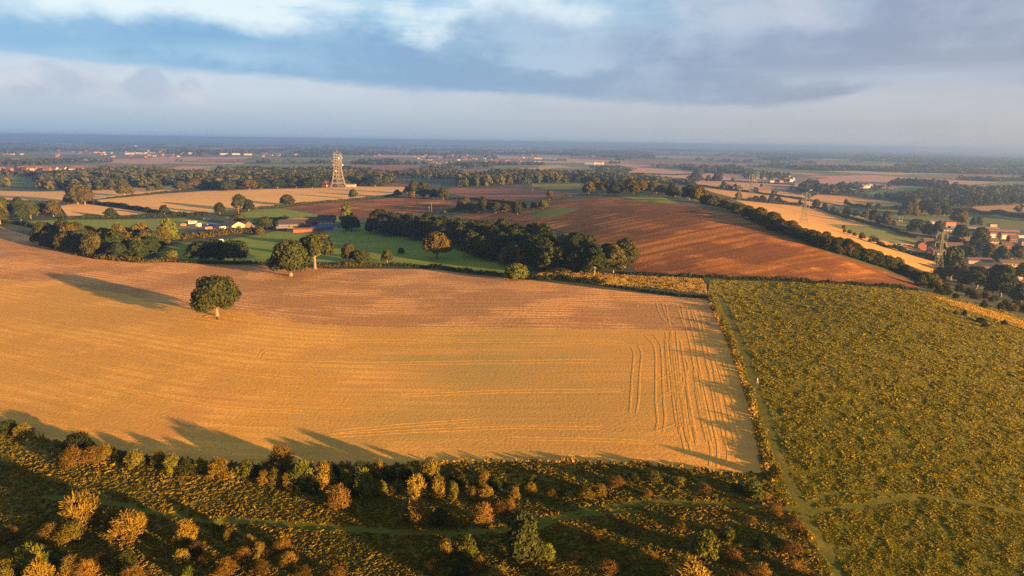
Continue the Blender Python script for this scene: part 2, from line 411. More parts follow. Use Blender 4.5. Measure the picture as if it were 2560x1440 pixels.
def build_ground():
    pts = []; edges = []
    radii = [12.0]
    while radii[-1] < 45000: radii.append(radii[-1] * 1.042 + .3)
    for j, r in enumerate(radii):
        az = np.concatenate([np.arange(-42, 42, 1.15), np.arange(42, 318, 9.0)]) + (0.55 if j % 2 else 0)
        a = np.radians(az)
        pts.append(np.stack([r * np.sin(a), r * np.cos(a)], 1))
    P = np.concatenate(pts + [np.array([[0, 0]])])
    n0 = len(P)
    allp = [P]
    for o in OUT:
        k = len(o)
        edges += [(n0 + i, n0 + (i + 1) % k) for i in range(k)]
        allp.append(o); n0 += k
    P = np.concatenate(allp)
    u, v = tps_space(P[:, 0], P[:, 1])
    V = [Vector((a, b)) for a, b in zip(u, v)]
    vo, eo, fo, *_ = delaunay_2d_cdt(V, edges, [], 0, 1e-6, False)
    UV = np.array([(a.x, a.y) for a in vo])
    q = np.hypot(UV[:, 0], UV[:, 1]) + 1e-12
    r = 90.0 * np.expm1(q)
    XY = UV / q[:, None] * r[:, None]
    T = np.array(fo, int)
    C = XY[T].mean(1)
    own = np.full(len(T), -1)
    for i, o in enumerate(OUT):
        lo, hi = o.min(0), o.max(0)
        c = np.nonzero(((C > lo) & (C < hi)).all(1))[0]
        if len(c): own[c[inside(C[c], o)]] = i
    Z = ground_z(XY[:, 0], XY[:, 1])
    XYZ = np.concatenate([XY, Z[:, None]], 1)
    # orient upward
    a, b, c = XY[T[:, 0]], XY[T[:, 1]], XY[T[:, 2]]
    s = (b[:, 0] - a[:, 0]) * (c[:, 1] - a[:, 1]) - (b[:, 1] - a[:, 1]) * (c[:, 0] - a[:, 0])
    T[s < 0] = T[s < 0][:, ::-1]
    for i in range(-1, len(OUT)):
        t = T[own == i]
        if not len(t): continue
        ids, inv = np.unique(t, return_inverse=True)
        name, mat = ('ground', 'ground') if i < 0 else FIELDS[i][:2]
        o = mesh_obj(name, XYZ[ids], inv.reshape(-1, 3), M[mat], smooth=True)
        o['kind'] = 'structure'
    return float(Z.min())

# ------------------------------------------------------------------ mesh helpers
def mesh_data(name, V, Fc, mats, smooth=False, mat_idx=None, col=None):
    V = np.asarray(V, np.float32).reshape(-1, 3)
    me = bpy.data.meshes.new(name)
    if isinstance(Fc, np.ndarray):
        k = Fc.shape[1]; nf = len(Fc)
        me.vertices.add(len(V)); me.vertices.foreach_set('co', V.ravel())
        me.loops.add(nf * k); me.loops.foreach_set('vertex_index', Fc.astype(np.int32).ravel())
        me.polygons.add(nf); me.polygons.foreach_set('loop_start', np.arange(0, nf * k, k, dtype=np.int32))
        me.polygons.foreach_set('loop_total', np.full(nf, k, np.int32))
    else:
        me.from_pydata([tuple(v) for v in V], [], Fc)
    for m in (mats if isinstance(mats, (list, tuple)) else [mats]): me.materials.append(m)
    if mat_idx is not None: me.polygons.foreach_set('material_index', np.asarray(mat_idx, np.int32))
    if col is not None:
        a = me.attributes.new('Col', 'FLOAT_COLOR', 'POINT')
        c = np.concatenate([col, np.ones((len(col), 1))], 1).astype(np.float32)
        a.data.foreach_set('color', c.ravel())
    me.update(calc_edges=True); me.validate()
    if smooth: me.polygons.foreach_set('use_smooth', np.ones(len(me.polygons), bool))
    return me
def link(name, me, parent=None):
    o = bpy.data.objects.new(name, me); COL.objects.link(o)
    if parent is not None: o.parent = parent
    return o
def mesh_obj(name, V, Fc, mats, parent=None, **k):
    return link(name, mesh_data(name, V, Fc, mats, **k), parent)
def thing(name, label, cat, loc=(0, 0, 0), rotz=0, group=None, scale=1):
    o = bpy.data.objects.new(name, None); COL.objects.link(o)
    o.empty_display_size = .5
    o.location = loc; o.rotation_euler = (0, 0, rotz)
    o.scale = (scale,) * 3 if isinstance(scale, (int, float)) else scale
    if label: o['label'] = label
    o['category'] = cat
    if group: o['group'] = group
    return o

class MB:
    """collects boxes, bars and tubes into one mesh"""
    def __init__(s): s.v = []; s.f = []; s.m = []
    def add(s, v, f, m=0):
        n = len(s.v); s.v += [tuple(x) for x in v]; s.f += [tuple(i + n for i in q) for q in f]; s.m += [m] * len(f)
    def box(s, c, d, rz=0, m=0):
        x, y, z = (q / 2 for q in d); ca, sa = math.cos(rz), math.sin(rz)
        v = []
        for k in (-z, z):
            for i, j in ((-x, -y), (x, -y), (x, y), (-x, y)):
                v.append((c[0] + i * ca - j * sa, c[1] + i * sa + j * ca, c[2] + k))
        s.add(v, [(3, 2, 1, 0), (4, 5, 6, 7), (0, 1, 5, 4), (1, 2, 6, 5), (2, 3, 7, 6), (3, 0, 4, 7)], m)
    def bar(s, a, b, w, w2=None, n=4, m=0):
        a, b = Vector(a), Vector(b); d = (b - a)
        if d.length < 1e-6: return
        d.normalize(); up = Vector((0, 0, 1)) if abs(d.z) < .95 else Vector((1, 0, 0))
        u = d.cross(up).normalized(); w_ = d.cross(u)
        w2 = w if w2 is None else w2
        v = []
        for p, r in ((a, w), (b, w2)):
            for k in range(n):
                t = 2 * math.pi * (k + .5) / n
                v.append(p + (u * math.cos(t) + w_ * math.sin(t)) * r)
        f = [(k, (k + 1) % n, n + (k + 1) % n, n + k) for k in range(n)] + [tuple(range(n))[::-1], tuple(range(n, 2 * n))]
        s.add(v, f, m)
    def obj(s, name, mats, parent=None, smooth=False):
        return link(name, s.data(name, mats, smooth), parent)
    def data(s, name, mats, smooth=False):
        return mesh_data(name, s.v, s.f, mats, smooth=smooth, mat_idx=s.m)
# ------------------------------------------------------------------ paths and tracks, cut into the ground sheet
def strip(poly, w, rmax=600):
    P = at(smooth(dense(poly, 30, False), it=1), rmax)[:, :2]
    w = w * (.68 if w < 5 else 1)
    t = np.gradient(P, axis=0); t /= np.linalg.norm(t, axis=1)[:, None] + 1e-9
    nrm = np.stack([-t[:, 1], t[:, 0]], 1)
    k = w * .5 * (1 + .25 * np.sin(np.arange(len(P)) * 1.7))[:, None]
    return np.concatenate([P + nrm * k, (P - nrm * k)[::-1]])
PATHS = [
 ('path', [(1800,740),(1822,790),(1850,850),(1880,940),(1908,1020),(1934,1100),(1960,1180),(1992,1240),(2030,1290)], 3.6),
 ('path', [(2005,1285),(2040,1330),(2075,1390),(2115,1470)], 3.0),
 ('path', [(2015,1280),(2070,1277),(2150,1266),(2230,1249),(2300,1240),(2420,1256),(2560,1283),(2720,1310)], 3.0),
 ('path', [(2010,1275),(2060,1238),(2130,1228),(2230,1236)], 2.0),
 ('track', [(100,1240),(180,1250),(280,1258),(400,1285),(520,1303),(640,1306),(800,1318),(1000,1331),(1150,1334),(1280,1322),(1400,1290),(1500,1268),(1620,1255),(1750,1258),(1900,1268),(2000,1275)], 2.6),
 ('track', [(-150,1118),(0,1122),(60,1127),(120,1131)], 1.2),
 ('track', [(1280,1345),(1400,1300),(1480,1285),(1600,1278)], 1.5),
]
for nm, poly, w in PATHS:
    FIELDS.append((nm, 'path', strip(poly, w), 'world', 0)); OUT.append(world_outline(FIELDS[-1]))
FIELDS.append(('road', 'asphalt', strip([(1968,476),(1976,468),(1988,452),(2000,441)], 9, 4000), 'world', 0)); OUT.append(world_outline(FIELDS[-1]))
FIELDS.append(('road', 'asphalt', strip([(2700,715),(2560,700),(2540,690),(2520,672),(2440,650),(2390,640)], 7, 1200), 'world', 0)); OUT.append(world_outline(FIELDS[-1]))
PATH_OUT = [OUT[i] for i, f in enumerate(FIELDS) if f[0] in ('path', 'track')]
ZMIN = build_ground()

def project(p):
    d = (np.asarray(p, float) - np.array([0, 0, CAMZ])) @ RC
    return 1280 + F * d[0] / -d[2], 720 - F * d[1] / -d[2]
def mpp(p):
    """metres per photo pixel at a point"""
    return float(np.linalg.norm(np.asarray(p) - np.array([0, 0, CAMZ]))) / F

# ------------------------------------------------------------------ plants
M['leaf'] = foliage_mat('leaf'); M['leaf_attr'] = foliage_mat('leaf_attr', True)
M['straw'] = foliage_mat('straw', True, var=.3, trans=.3)
M['bark'] = plain('bark', (.16, .12, .075), .9, .35, 3)
M['bark_pale'] = plain('bark_pale', (.17, .13, .07), .9, .25, 2)

def leafcloud(lobes, n, size, seed, zs=.85, spiky=0.0, zmin=-1e9, inner=.25):
    g = np.random.default_rng(seed)
    L = np.asarray(lobes, float)
    p = L[:, 3] ** 2; p /= p.sum()
    C0 = (L[:, :3] * p[:, None]).sum(0)
    k = int(n * 1.9)
    idx = g.choice(len(L), k, p=p)
    d = g.normal(size=(k, 3)); d[:, 2] = np.where(d[:, 2] < -.4, d[:, 2] * .5, d[:, 2]); d /= np.linalg.norm(d, axis=1)[:, None]
    inn = g.random(k) < inner
    rad = np.where(inn, g.uniform(.45, .8, k), g.uniform(.86, 1.07, k))
    if spiky: rad = np.where(inn, rad, rad * (1 + spiky * .35 * (g.random(k) ** 3)))
    s3 = np.array([1, 1, zs])
    P = L[idx, :3] + d * s3 * (L[idx, 3] * rad)[:, None]
    # drop leaves buried deep in other lobes
    q = np.linalg.norm((P[:, None] - L[None, :, :3]) / s3, axis=2) / L[None, :, 3]
    q[np.arange(k), idx] = 9
    keep = (q.min(1) > .72) & (P[:, 2] > zmin)
    P, d, inn = P[keep][:n], d[keep][:n], inn[keep][:n]
    k = len(P)
    out = P - C0; out /= np.linalg.norm(out, axis=1)[:, None] + 1e-9
    nrm = d * .75 + out * .35 + g.normal(size=(k, 3)) * .42
    nrm /= np.linalg.norm(nrm, axis=1)[:, None]
    if spiky:
        ax = d + g.normal(size=(k, 3)) * .35 + np.array([0, 0, .35])
        nrm = nrm + g.normal(size=(k, 3)) * .5
    else: ax = g.normal(size=(k, 3))
    u = ax - nrm * (ax * nrm).sum(1)[:, None] / (nrm * nrm).sum(1)[:, None]
    u /= np.linalg.norm(u, axis=1)[:, None] + 1e-9
    w = np.cross(nrm, u); w /= np.linalg.norm(w, axis=1)[:, None] + 1e-9
    sz = size * g.uniform(.6, 1.35, k) * np.where(inn, 1.9, 1.0)
    a = u * (sz * (1 + spiky))[:, None]; b = w * (sz * (.75 - .35 * spiky))[:, None]
    tip = .45 if spiky else .8
    V = np.stack([P - a - b, P + a * .9 - b * tip, P + a + b * tip, P - a * .9 + b], 1).reshape(-1, 3)
    return V, np.arange(len(V)).reshape(-1, 4)

def crown_lobes(seed, W, z0, z1, n, dome=1.0, rr=.3):
    """lobes filling a crown W wide between heights z0 and z1"""
    g = np.random.default_rng(seed)
    R = W / 2; H = (z1 - z0)
    L = [(0, 0, z0 + H * .5, min(R, H / 2) * .78)]
    for i in range(n):
        a = 2.4 * i + g.uniform(-.4, .4)
        t = (i + .5) / n
        zz = z0 + H * (.12 + .8 * t ** 1.05)
        prof = math.sqrt(max(0.03, 1 - ((t * 1.0 - .28) / .78) ** 2)) if dome > .5 else (1 - t) ** .6 * .9 + .12
        r = R * rr * g.uniform(.75, 1.25) * 1.25
        rad = max(0, R * prof * g.uniform(.82, 1.08) - r * .85)
        L.append((math.cos(a) * rad, math.sin(a) * rad, min(max(zz, z0 + r * .7), z1 - r * .6), r))
    return L

def branchwork(seed, z0, z1, W, r, n, lean=0.0, low=False):
    g = random.Random(seed); mb = MB()
    top = z0 + (z1 - z0) * .45
    pts = [(0, 0, -.4), (g.uniform(-.1, .1), g.uniform(-.1, .1), z0 * .5), (lean, g.uniform(-.2, .2), z0), (lean * 1.5, g.uniform(-.3, .3), top)]
    rs = [r * 1.35, r, r * .85, r * .45]
    for i in range(3): mb.bar(pts[i], pts[i + 1], rs[i], rs[i + 1], 7)
    for i in range(n):
        a = i * 2.4 + g.uniform(-.3, .3)
        h = z0 * (.75 if low else .9) + (top - z0) * i / n
        e = (math.cos(a) * W * .3 + lean, math.sin(a) * W * .3, h + (z1 - z0) * g.uniform(.12, .4))
        mid = (e[0] * .5, e[1] * .5, h + (e[2] - h) * .35)
        mb.bar((lean * .7, 0, h), mid, r * .5, r * .33, 5); mb.bar(mid, e, r * .33, r * .12, 5)
        e2 = (e[0] * 1.25 + g.uniform(-.5, .5), e[1] * 1.25 + g.uniform(-.5, .5), e[2] + g.uniform(.2, 1.1))
        mb.bar(e, e2, r * .12, r * .05, 4)
    return mb

PROTO = {}
def proto(key, seed, W, z0, z1, nl, nleaf, size, trunk=.35, limbs=6, bark='bark', dome=1, zs=.85, spiky=0.0, rr=.3, zmin=.15):
    V, Fq = leafcloud(crown_lobes(seed, W, z0, z1, nl, dome, rr), nleaf, size, seed, zs, spiky, zmin)
    cm = mesh_data(key + '_crown', V, Fq, M['leaf'])
    tm = branchwork(seed, max(z0, .4), z1, W, trunk, limbs).data(key + '_trunk', M[bark])
    PROTO[key] = (cm, tm, W, z1)
for s in range(3):
    proto('oak%d' % s, 20 + s, 12.5, 2.2 + .2 * s, 10, 20 + s, 2600, .34, .42, 8)
    proto('round%d' % s, 30 + s, 9.5, 1.2, 10, 16, 2100, .33, .3, 6)
    proto('tall%d' % s, 40 + s, 7.0, 1.0, 10, 16, 1900, .30, .25, 6, dome=0 if s == 1 else 1)
    proto('wide%d' % s, 50 + s, 11.5, 1.0, 10, 18, 2300, .36, .32, 6)
    proto('bush%d' % s, 60 + s, 10.0, .3, 8.5, 15, 1500, .30, .14, 9, spiky=.9, rr=.3)
    proto('bushr%d' % s, 70 + s, 10.0, .2, 8, 11, 1400, .31, .14, 8, spiky=.35, rr=.34)
    proto('shrub%d' % s, 80 + s, 9.0, .2, 9.5, 8, 800, .36, .16, 10, spiky=1.4, rr=.36)
_cl = crown_lobes
crown_lobes = lambda *a, **k: [(0,0,1.9,1.5),(1.0,.3,2.6,1.3),(-1.0,-.2,3.0,1.4),(.2,1.0,3.6,1.5),(.1,-1.0,4.2,1.6),(1.2,.2,4.9,1.5),(-1.2,.3,5.4,1.5),(.3,.9,6.2,1.5),(-.2,-.9,6.7,1.5),(.9,-.3,7.4,1.6),(-.8,.4,8.0,1.6),(.3,.1,8.7,1.3)]
proto('young', 91, 5.4, .5, 10, 24, 2800, .24, .25, 8)
crown_lobes = _cl
proto('lone', 5, 13.5, 2.1, 10, 17, 4300, .26, .42, 10, bark='bark_pale')
proto('dense', 9, 10.5, 1.6, 10, 20, 4200, .25, .46, 9, bark='bark_pale')
proto('leggy', 12, 11.2, 3.4, 10, 15, 3000, .27, .36, 11, bark='bark_pale')

TONE = {  # leaf colours
 'dark green': (.020, .028, .006), 'mid green': (.033, .040, .008), 'olive': (.050, .044, .008), 'bright green': (.055, .068, .010),
 'golden': (.135, .095, .010), 'olive gold': (.085, .076, .009), 'rusty': (.082, .05, .009), 'orange brown': (.12, .07, .010), 'leaf green': (.068, .08, .008), 'deep green': (.017, .025, .006)}
AUTO = []   # (root, look, zone, photo x, photo y) -> labelled at the end
_c = [0]
def plant(kind, key, p, w, h, tone, look=None, zone=None, label=None, cat=None, group=None, rot=None, jit=.12):
    cm, tm, W, H = PROTO[key]
    g = random.Random(_c[0] * 7 + 3); _c[0] += 1
    p = np.asarray(p, float)
    sx = w / W; sz = h / H
    root = thing(kind, label, cat or ('bush' if kind == 'bush' else 'tree'), (p[0], p[1], p[2] - .05), g.uniform(0, 6.28) if rot is None else rot, group, (sx, sx, sz))
    c = link('foliage' if kind == 'bush' else 'crown', cm, root); _b = g.uniform(1 - jit * 1.3, 1 + jit * 1.3); c.color = (*[v * _b * g.uniform(.94, 1.06) for v in TONE[tone]], 1)
    if tone in ('dark green', 'mid green', 'olive'):
        k = g.random()
        if k < .25: c.color = (c.color[0] * 1.5, c.color[1] * 1.25, c.color[2], 1)
    link('stem' if kind == 'bush' else 'trunk', tm, root)
    if label is None: AUTO.append((root, look or tone, zone, *project(p)))
    return root

def px_plant(kind, key, px, py, wpx, hpx, tone, rmax=None, **k):
    p = at([(px, py)], rmax)[0]
    m = mpp(p)
    return plant(kind, key, p, wpx * m, hpx * m * 1.04, tone, **k)

# --- single trees of the middle ground
T = lambda *a, **k: px_plant('tree', *a, cat='tree', **k)
T('lone', 543, 789, 114, 84, 'mid green', label='lone broad domed oak standing by itself in the near stubble field', rot=1.1)
T('dense', 727, 690, 94, 80, 'mid green', label='dense round green oak on the field edge, two pale trunks showing', rot=.4)
T('leggy', 788, 672, 88, 76, 'mid green', label='green oak with long bare pale trunk behind the dense round oak', rot=2.0)
T('wide0', 803, 615, 45, 30, 'olive', label='small spreading tree in the meadow behind the two field-edge oaks')
T('oak1', 1092, 646, 74, 60, 'olive', label='broad olive oak alone in the meadow before the dark wood')
T('tall0', 868, 574, 34, 62, 'leaf green', label='tall two-toned tree beside the stone farmhouse')
T('wide1', 878, 576, 48, 34, 'deep green', label='dark low tree at the foot of the tall tree by the farmhouse')
T('wide2', 948, 578, 62, 50, 'deep green', label='very dark broad tree at the left end of the long wood')
T('round0', 968, 656, 32, 30, 'mid green', label='small green tree rising from the hedge below the meadow path')
T('round1', 872, 655, 40, 44, 'olive', label='olive hedge tree right of the leggy oak')
T('wide0', 905, 658, 50, 30, 'mid green', label='low bushy hedge tree below the meadow stile')
T('tall1', 1260, 664, 34, 44, 'rusty', label='rust-brown narrow tree in front of the long dark wood, left one')
T('tall2', 1298, 668, 34, 46, 'rusty', label='taller rust-brown tree in front of the long dark wood, right one')
T('round2', 1003, 634, 18, 14, 'dark green', label='tiny dark round tree alone in the middle of the meadow')
T('wide1', 1290, 697, 66, 36, 'leaf green', label='low bright green hedge tree where the hedge meets the dark wood')
T('wide2', 500, 652, 62, 42, 'deep green', label='dark tree, first of three spreading over the field hedge')
T('wide0', 535, 652, 62, 46, 'deep green', label='dark tree, middle one of three spreading over the field hedge')
T('oak2', 587, 656, 72, 46, 'dark green', label='dark oak with visible trunk, last of three over the field hedge')
T('tall0', 430, 652, 30, 24, 'olive gold', label='small golden bushy tree beside the three dark hedge oaks')
T('round0', 424, 608, 44, 50, 'leaf green', label='yellow-green tree standing at the orchard corner')
T('round1', 1388, 668, 0.1 + 24, 18, 'leaf green', label='small bright tree at the tip of the dark wood') if False else None
T('round2', 650, 587, 24, 18, 'olive', label='small round golden-lit tree on the paddock edge by the barns')
T('wide1', 664, 572, 44, 26, 'dark green', label='dark bushy tree left of the stone barns')
T('wide0', 596, 562, 40, 24, 'olive', label='olive tree directly behind the corrugated barn')
T('round1', 195, 511, 48, 42, 'mid green', label='largest tree of the pair between the pale left stubble fields')
T('oak0', 213, 512, 38, 36, 'olive', label='leaning olive tree of the pair between the pale left stubble fields')
T('wide2', 170, 509, 22, 14, 'olive', label='low small tree left of the pair between the stubble fields')
T('round0', 278, 545, 28, 20, 'dark green', label='small dark tree in the hedge above the green field')
T('tall0', 411, 541, 24, 25, 'dark green', label='dark conical hedge tree where the two field hedges meet')
T('round2', 550, 536, 26, 26, 'dark green', label='dark tree by the yard lane with a bare pole trunk')
T('round1', 600, 527, 38, 36, 'mid green', label='big round tree at the lower edge of the golden field')
T('round0', 622, 527, 26, 24, 'dark green', label='smaller dark tree touching the big round tree by the golden field')
T('wide1', 718, 513, 36, 23, 'mid green', label='dome-shaped tree at the corner of the red ploughed field')
T('tall2', 883, 496, 22, 22, 'mid green', label='single oval tree on the boundary below the lattice tower')
T('oak0', 312, 491, 38, 26, 'olive', label='wide tree in the pale field left of the tower wood')
T('round2', 377, 479, 20, 12, 'mid green', label='small tree on the field boundary, left of a pair')
T('round0', 398, 477, 22, 16, 'mid green', label='small tree on the field boundary, right of a pair')
T('wide2', 450, 476, 30, 20, 'mid green', label='bushy tree just left of the tower wood')
for i, (a, b, w, h, t) in enumerate([(993,492,22,16,'mid green'),(1035,484,30,30,'dark green'),(1060,495,42,36,'mid green'),(1108,499,32,28,'mid green'),(1084,497,24,22,'dark green'),(1030,496,22,14,'olive'),(1018,484,20,16,'dark green')]):
    T(('round%d' % (i % 3)), a, b, w, h, t, look=t + ' tree', zone='clump between the red fields')
T('round0', 1374, 493, 18, 15, 'olive', label='single small tree on the bank above the ploughed hill')
T('round1', 1357, 522, 28, 20, 'leaf green', label='pale rounded tree at the end of the cottage copse')
T('round2', 1334, 522, 20, 15, 'mid green', label='mid green tree beside the pale rounded one at the copse end')

# --- right-hand valley trees
RV = [(1735,458,30,20),(1742,447,26,18),(1770,455,14,14),(1792,456,28,18),(1832,453,9,7),(1803,441,10,10),(1808,465,11,10),(1903,468,8,7),(1846,497,16,15),(1889,501,16,9),(1906,503,16,12),(1928,507,18,15),(1945,508,17,14),(2000,513,10,11),(2040,521,20,18),(2061,527,14,15),(2082,534,14,14),(2094,537,10,8),(2116,541,22,18),(2140,543,18,14),(2163,548,22,16),(2183,556,24,24),(2200,563,20,18),(2215,567,24,30),(2232,566,12,12),(2253,541,18,13),(2268,541,20,26),(2044,487,24,22),(2025,488,8,6),(2115,508,9,8),(2171,523,14,12),(2195,523,16,10),(2109,572,10,8),(2111,582,8,8),(2124,586,12,9),(2136,590,10,7),(2154,599,15,14),(2174,606,9,7),(2395,560,36,28),(2432,566,14,16),(2446,566,14,18),(2290,580,40,24),(2320,590,30,22),(2345,585,26,24),(2320,575,16,16)]
for i, (a, b, w, h) in enumerate(RV):
    T(('round%d' % (i % 3)) if i % 4 else 'tall2', a, b, w, h * 1.1, ['dark green', 'mid green', 'olive'][i % 3] if i not in (32, 33, 34, 36) else 'rusty',
      look=('small ' if w < 13 else 'large ' if w > 20 else 'middling ') + (['dark', 'green', 'olive'][i % 3] if i not in (32, 33, 34, 36) else 'russet') + ' tree',
      zone='hedges of the valley fields' if b < 530 else 'rim of the playing fields')
for i, x in enumerate((2440, 2464, 2490, 2506, 2532, 2556)):
    T('round%d' % (i % 3), x, 513 - i // 3, 22, 18, 'dark green', look='dark round tree', zone='row above the far right stubble')
NEAR = [(2376,700,58,64,'mid green'),(2345,705,30,30,'olive'),(2440,722,62,46,'dark green'),(2500,742,66,62,'dark green'),(2408,712,40,36,'olive'),(2470,715,34,30,'mid green'),(2560,700,40,34,'olive'),(2540,648,30,28,'olive'),(2500,660,34,34,'mid green'),(2470,650,26,32,'olive'),(2450,610,34,34,'olive'),(2400,600,34,30,'dark green'),(2425,645,24,22,'mid green'),(2552,755,46,34,'dark green')]
for i, (a, b, w, h, t) in enumerate(NEAR):
    T(['round0', 'wide1', 'tall0', 'round2'][i % 4], a, b, w, h, t, rmax=1100, look=t + ' tree', zone='near edge of the housing estate' if b > 690 else 'gardens among the estate roofs')

# --- woods made of single trees
def scatter(world, spacing, n, seed, tries=40):
    g = np.random.default_rng(seed); lo, hi = world.min(0), world.max(0); acc = []
    cand = g.uniform(lo, hi, (n * tries, 2)); cand = cand[inside(cand, world)]
    for c in cand:
        if len(acc) >= n: break
        if all((c[0] - a[0]) ** 2 + (c[1] - a[1]) ** 2 > spacing ** 2 for a in acc): acc.append(c)
    A = np.array(acc)
    return np.concatenate([A, ground_z(A[:, 0], A[:, 1])[:, None]], 1)
def wood(px, rmax, spacing, n, h0, h1, tones, zone, seed, keys=('round0', 'round1', 'round2', 'tall0', 'tall2', 'wide0', 'wide2'), wf=(.8, 1.1), group=None):
    W = at(dense(px, 20), rmax)[:, :2]
    pts = scatter(W, spacing, n, seed)
    g = random.Random(seed)
    d = np.hypot(pts[:, 0], pts[:, 1]); q = np.argsort(np.argsort(d)) / max(1, len(d) - 1)
    for p, k in zip(pts, q):
        h = g.uniform(h0, h1); t = g.choice(tones)
        row = 'front row' if k < .34 else 'middle row' if k < .68 else 'back row'
        plant('tree', g.choice(keys), p, max(spacing * 1.25, h * g.uniform(*wf)), h, t, look=('tall ' if h > (h0 + h1) / 2 else 'low ') + t + ' tree', zone='%s of the %s' % (row, zone), group=group)
wood([(930,588),(1010,596),(1080,607),(1140,622),(1200,648),(1290,668),(1400,690),(1480,694),(1560,684),(1566,668),(1480,645),(1400,628),(1300,610),(1180,588),(1080,575),(990,568),(930,575)], 640, 9, 76, 11, 16, ['dark green', 'dark green', 'mid green', 'deep green'], 'long meadow wood', 3, group='trees of the long meadow wood')
wood([(100,606),(150,600),(260,606),(380,612),(415,618),(380,642),(330,652),(250,645),(180,630),(110,616)], 700, 9, 36, 9, 14.5, ['dark green', 'mid green', 'olive', 'olive'], 'left field-corner copse', 4, group='trees of the left copse')
wood([(-140,575),(0,572),(40,566),(75,556),(150,552),(168,545),(120,536),(0,534),(-140,540)], 900, 11, 18, 11, 17, ['dark green', 'mid green', 'olive'], 'copse at the left edge', 5, group='trees of the left edge copse')
wood([(1150,532),(1230,535),(1320,537),(1322,527),(1250,518),(1160,516)], 800, 8, 16, 7, 11, ['mid green', 'dark green', 'olive'], 'cottage copse', 6, group='trees of the cottage copse')
wood([(1452,489),(1540,490),(1640,491),(1700,503),(1765,507),(1745,492),(1690,478),(1600,475),(1470,476)], 1050, 12, 38, 11, 16, ['dark green', 'mid green', 'olive', 'olive'], 'hilltop wood', 7, group='trees of the hilltop wood')
wood([(470,479),(640,476),(830,469),(965,467),(970,462),(830,463),(640,469),(480,473)], 1300, 22, 16, 13, 17, ['mid green', 'dark green', 'olive'], 'tower wood edge', 8, group='trees along the tower wood edge')
wood([(2240,540),(2390,542),(2386,525),(2300,512),(2240,520)], 1700, 18, 12, 14, 19, ['dark green', 'olive', 'rusty'], 'dark valley copse', 9, group='trees of the dark valley copse')
wood([(2330,600),(2420,585),(2470,600),(2470,640),(2400,650),(2345,640)], 1100, 13, 9, 7, 11, ['mid green', 'olive', 'dark green'], 'estate belt', 10, group='trees of the estate belt')
# ------------------------------------------------------------------ hedges
def hedge(label, px, h, w, tone, rmax=None, gap=0.0, leaf=.33, dens=9, seed=1, var=.35, kind='hedge', world=None):
    P = at(dense(px, 10, False), rmax) if world is None else world
    g = np.random.default_rng(seed)
    seg = np.linalg.norm(np.diff(P[:, :2], axis=0), axis=1); L = np.concatenate([[0], np.cumsum(seg)])
    step = w * .42; s = np.arange(0, L[-1], step)
    X = np.interp(s, L, P[:, 0]); Y = np.interp(s, L, P[:, 1])
    r = np.full(len(s), 1.0) * (1 + var * (vnoise(s, s * 0, w * 2.2, seed) - .5) * 2)
    keep = vnoise(s, s * 0 + 50, w * 4, seed + 3) > gap
    X, Y, r = X[keep], Y[keep], r[keep]
    X = X + g.normal(0, w * .13, len(X)); Y = Y + g.normal(0, w * .13, len(Y))
    Z = ground_z(X, Y)
    V = []
    n = max(10, int(dens * w * h / leaf / 2.2 * .5))
    for x, y, z, k in zip(X, Y, Z, r):
        d = g.normal(size=(n, 3)); d[:, 2] = np.abs(d[:, 2]) - .25; d /= np.linalg.norm(d, axis=1)[:, None]
        rad = np.where(g.random(n) < .3, g.uniform(.4, .8, n), g.uniform(.85, 1.12, n))
        c = np.array([x, y, z + h * .42 * k])
        p = c + d * np.array([w * .55, w * .55, h * .58 * k]) * rad[:, None]
        nr = d + g.normal(size=(n, 3)) * .45; nr /= np.linalg.norm(nr, axis=1)[:, None]
        u = np.cross(nr, g.normal(size=(n, 3))); u /= np.linalg.norm(u, axis=1)[:, None]; v = np.cross(nr, u)
        sz = leaf * g.uniform(.6, 1.4, n)[:, None]; u = u * sz; v = v * sz * .75
        V.append(np.stack([p - u - v, p + u - v * .7, p + u + v, p - u * .8 + v], 1).reshape(-1, 3))
    V = np.concatenate(V)
    o = mesh_obj(kind, V, np.arange(len(V)).reshape(-1, 4), M['leaf'])
    o.color = (*TONE[tone], 1); o['label'] = label; o['category'] = 'hedge'
    return o
EDGE = [(1774,738),(1792,785),(1826,852),(1852,922),(1876,992),(1893,1052),(1907,1112),(1916,1168),(1932,1205)]
hedge('ragged hedge dividing the near stubble field from the rough pasture', EDGE, 1.6, 1.8, 'olive gold', leaf=.2, dens=8, gap=.33, seed=2, var=.6)
hedge('dark clipped hedge between the stubble field and the meadow, below the long wood', [(960,667),(1020,669),(1100,673),(1180,685),(1255,692)], 2.6, 2.6, 'dark green', leaf=.3, seed=3)
hedge('dark bramble hedge along the stubble field edge under the dry grass strip', [(1325,697),(1400,701),(1510,714)], 3.0, 3.6, 'dark green', leaf=.3, seed=4)
hedge('low hedge in shade below the dry grass strip, nearest the field corner', [(1515,716),(1600,727),(1700,741),(1768,747)], 1.2, 2.0, 'dark green', leaf=.25, seed=5)
hedge('low hedge under the three dark oaks along the field edge', [(440,655),(520,660),(600,662),(690,664)], 2.2, 2.6, 'dark green', leaf=.3, seed=6)
hedge('mixed hedge between the leggy oak and the meadow clipped hedge', [(800,668),(850,668),(900,668),(955,668)], 2.4, 3.0, 'olive', leaf=.3, seed=7)
hedge('bushy field-edge hedge below the left copse', [(110,612),(180,632),(250,648),(340,657),(440,655)], 2.6, 4, 'olive', leaf=.35, seed=8, var=.6)
hedge('dark hedge running down from the left edge copse to the field-corner copse', [(0,556),(40,560),(80,568),(120,577),(152,582)], 3.0, 3.6, 'dark green', leaf=.4, seed=9)
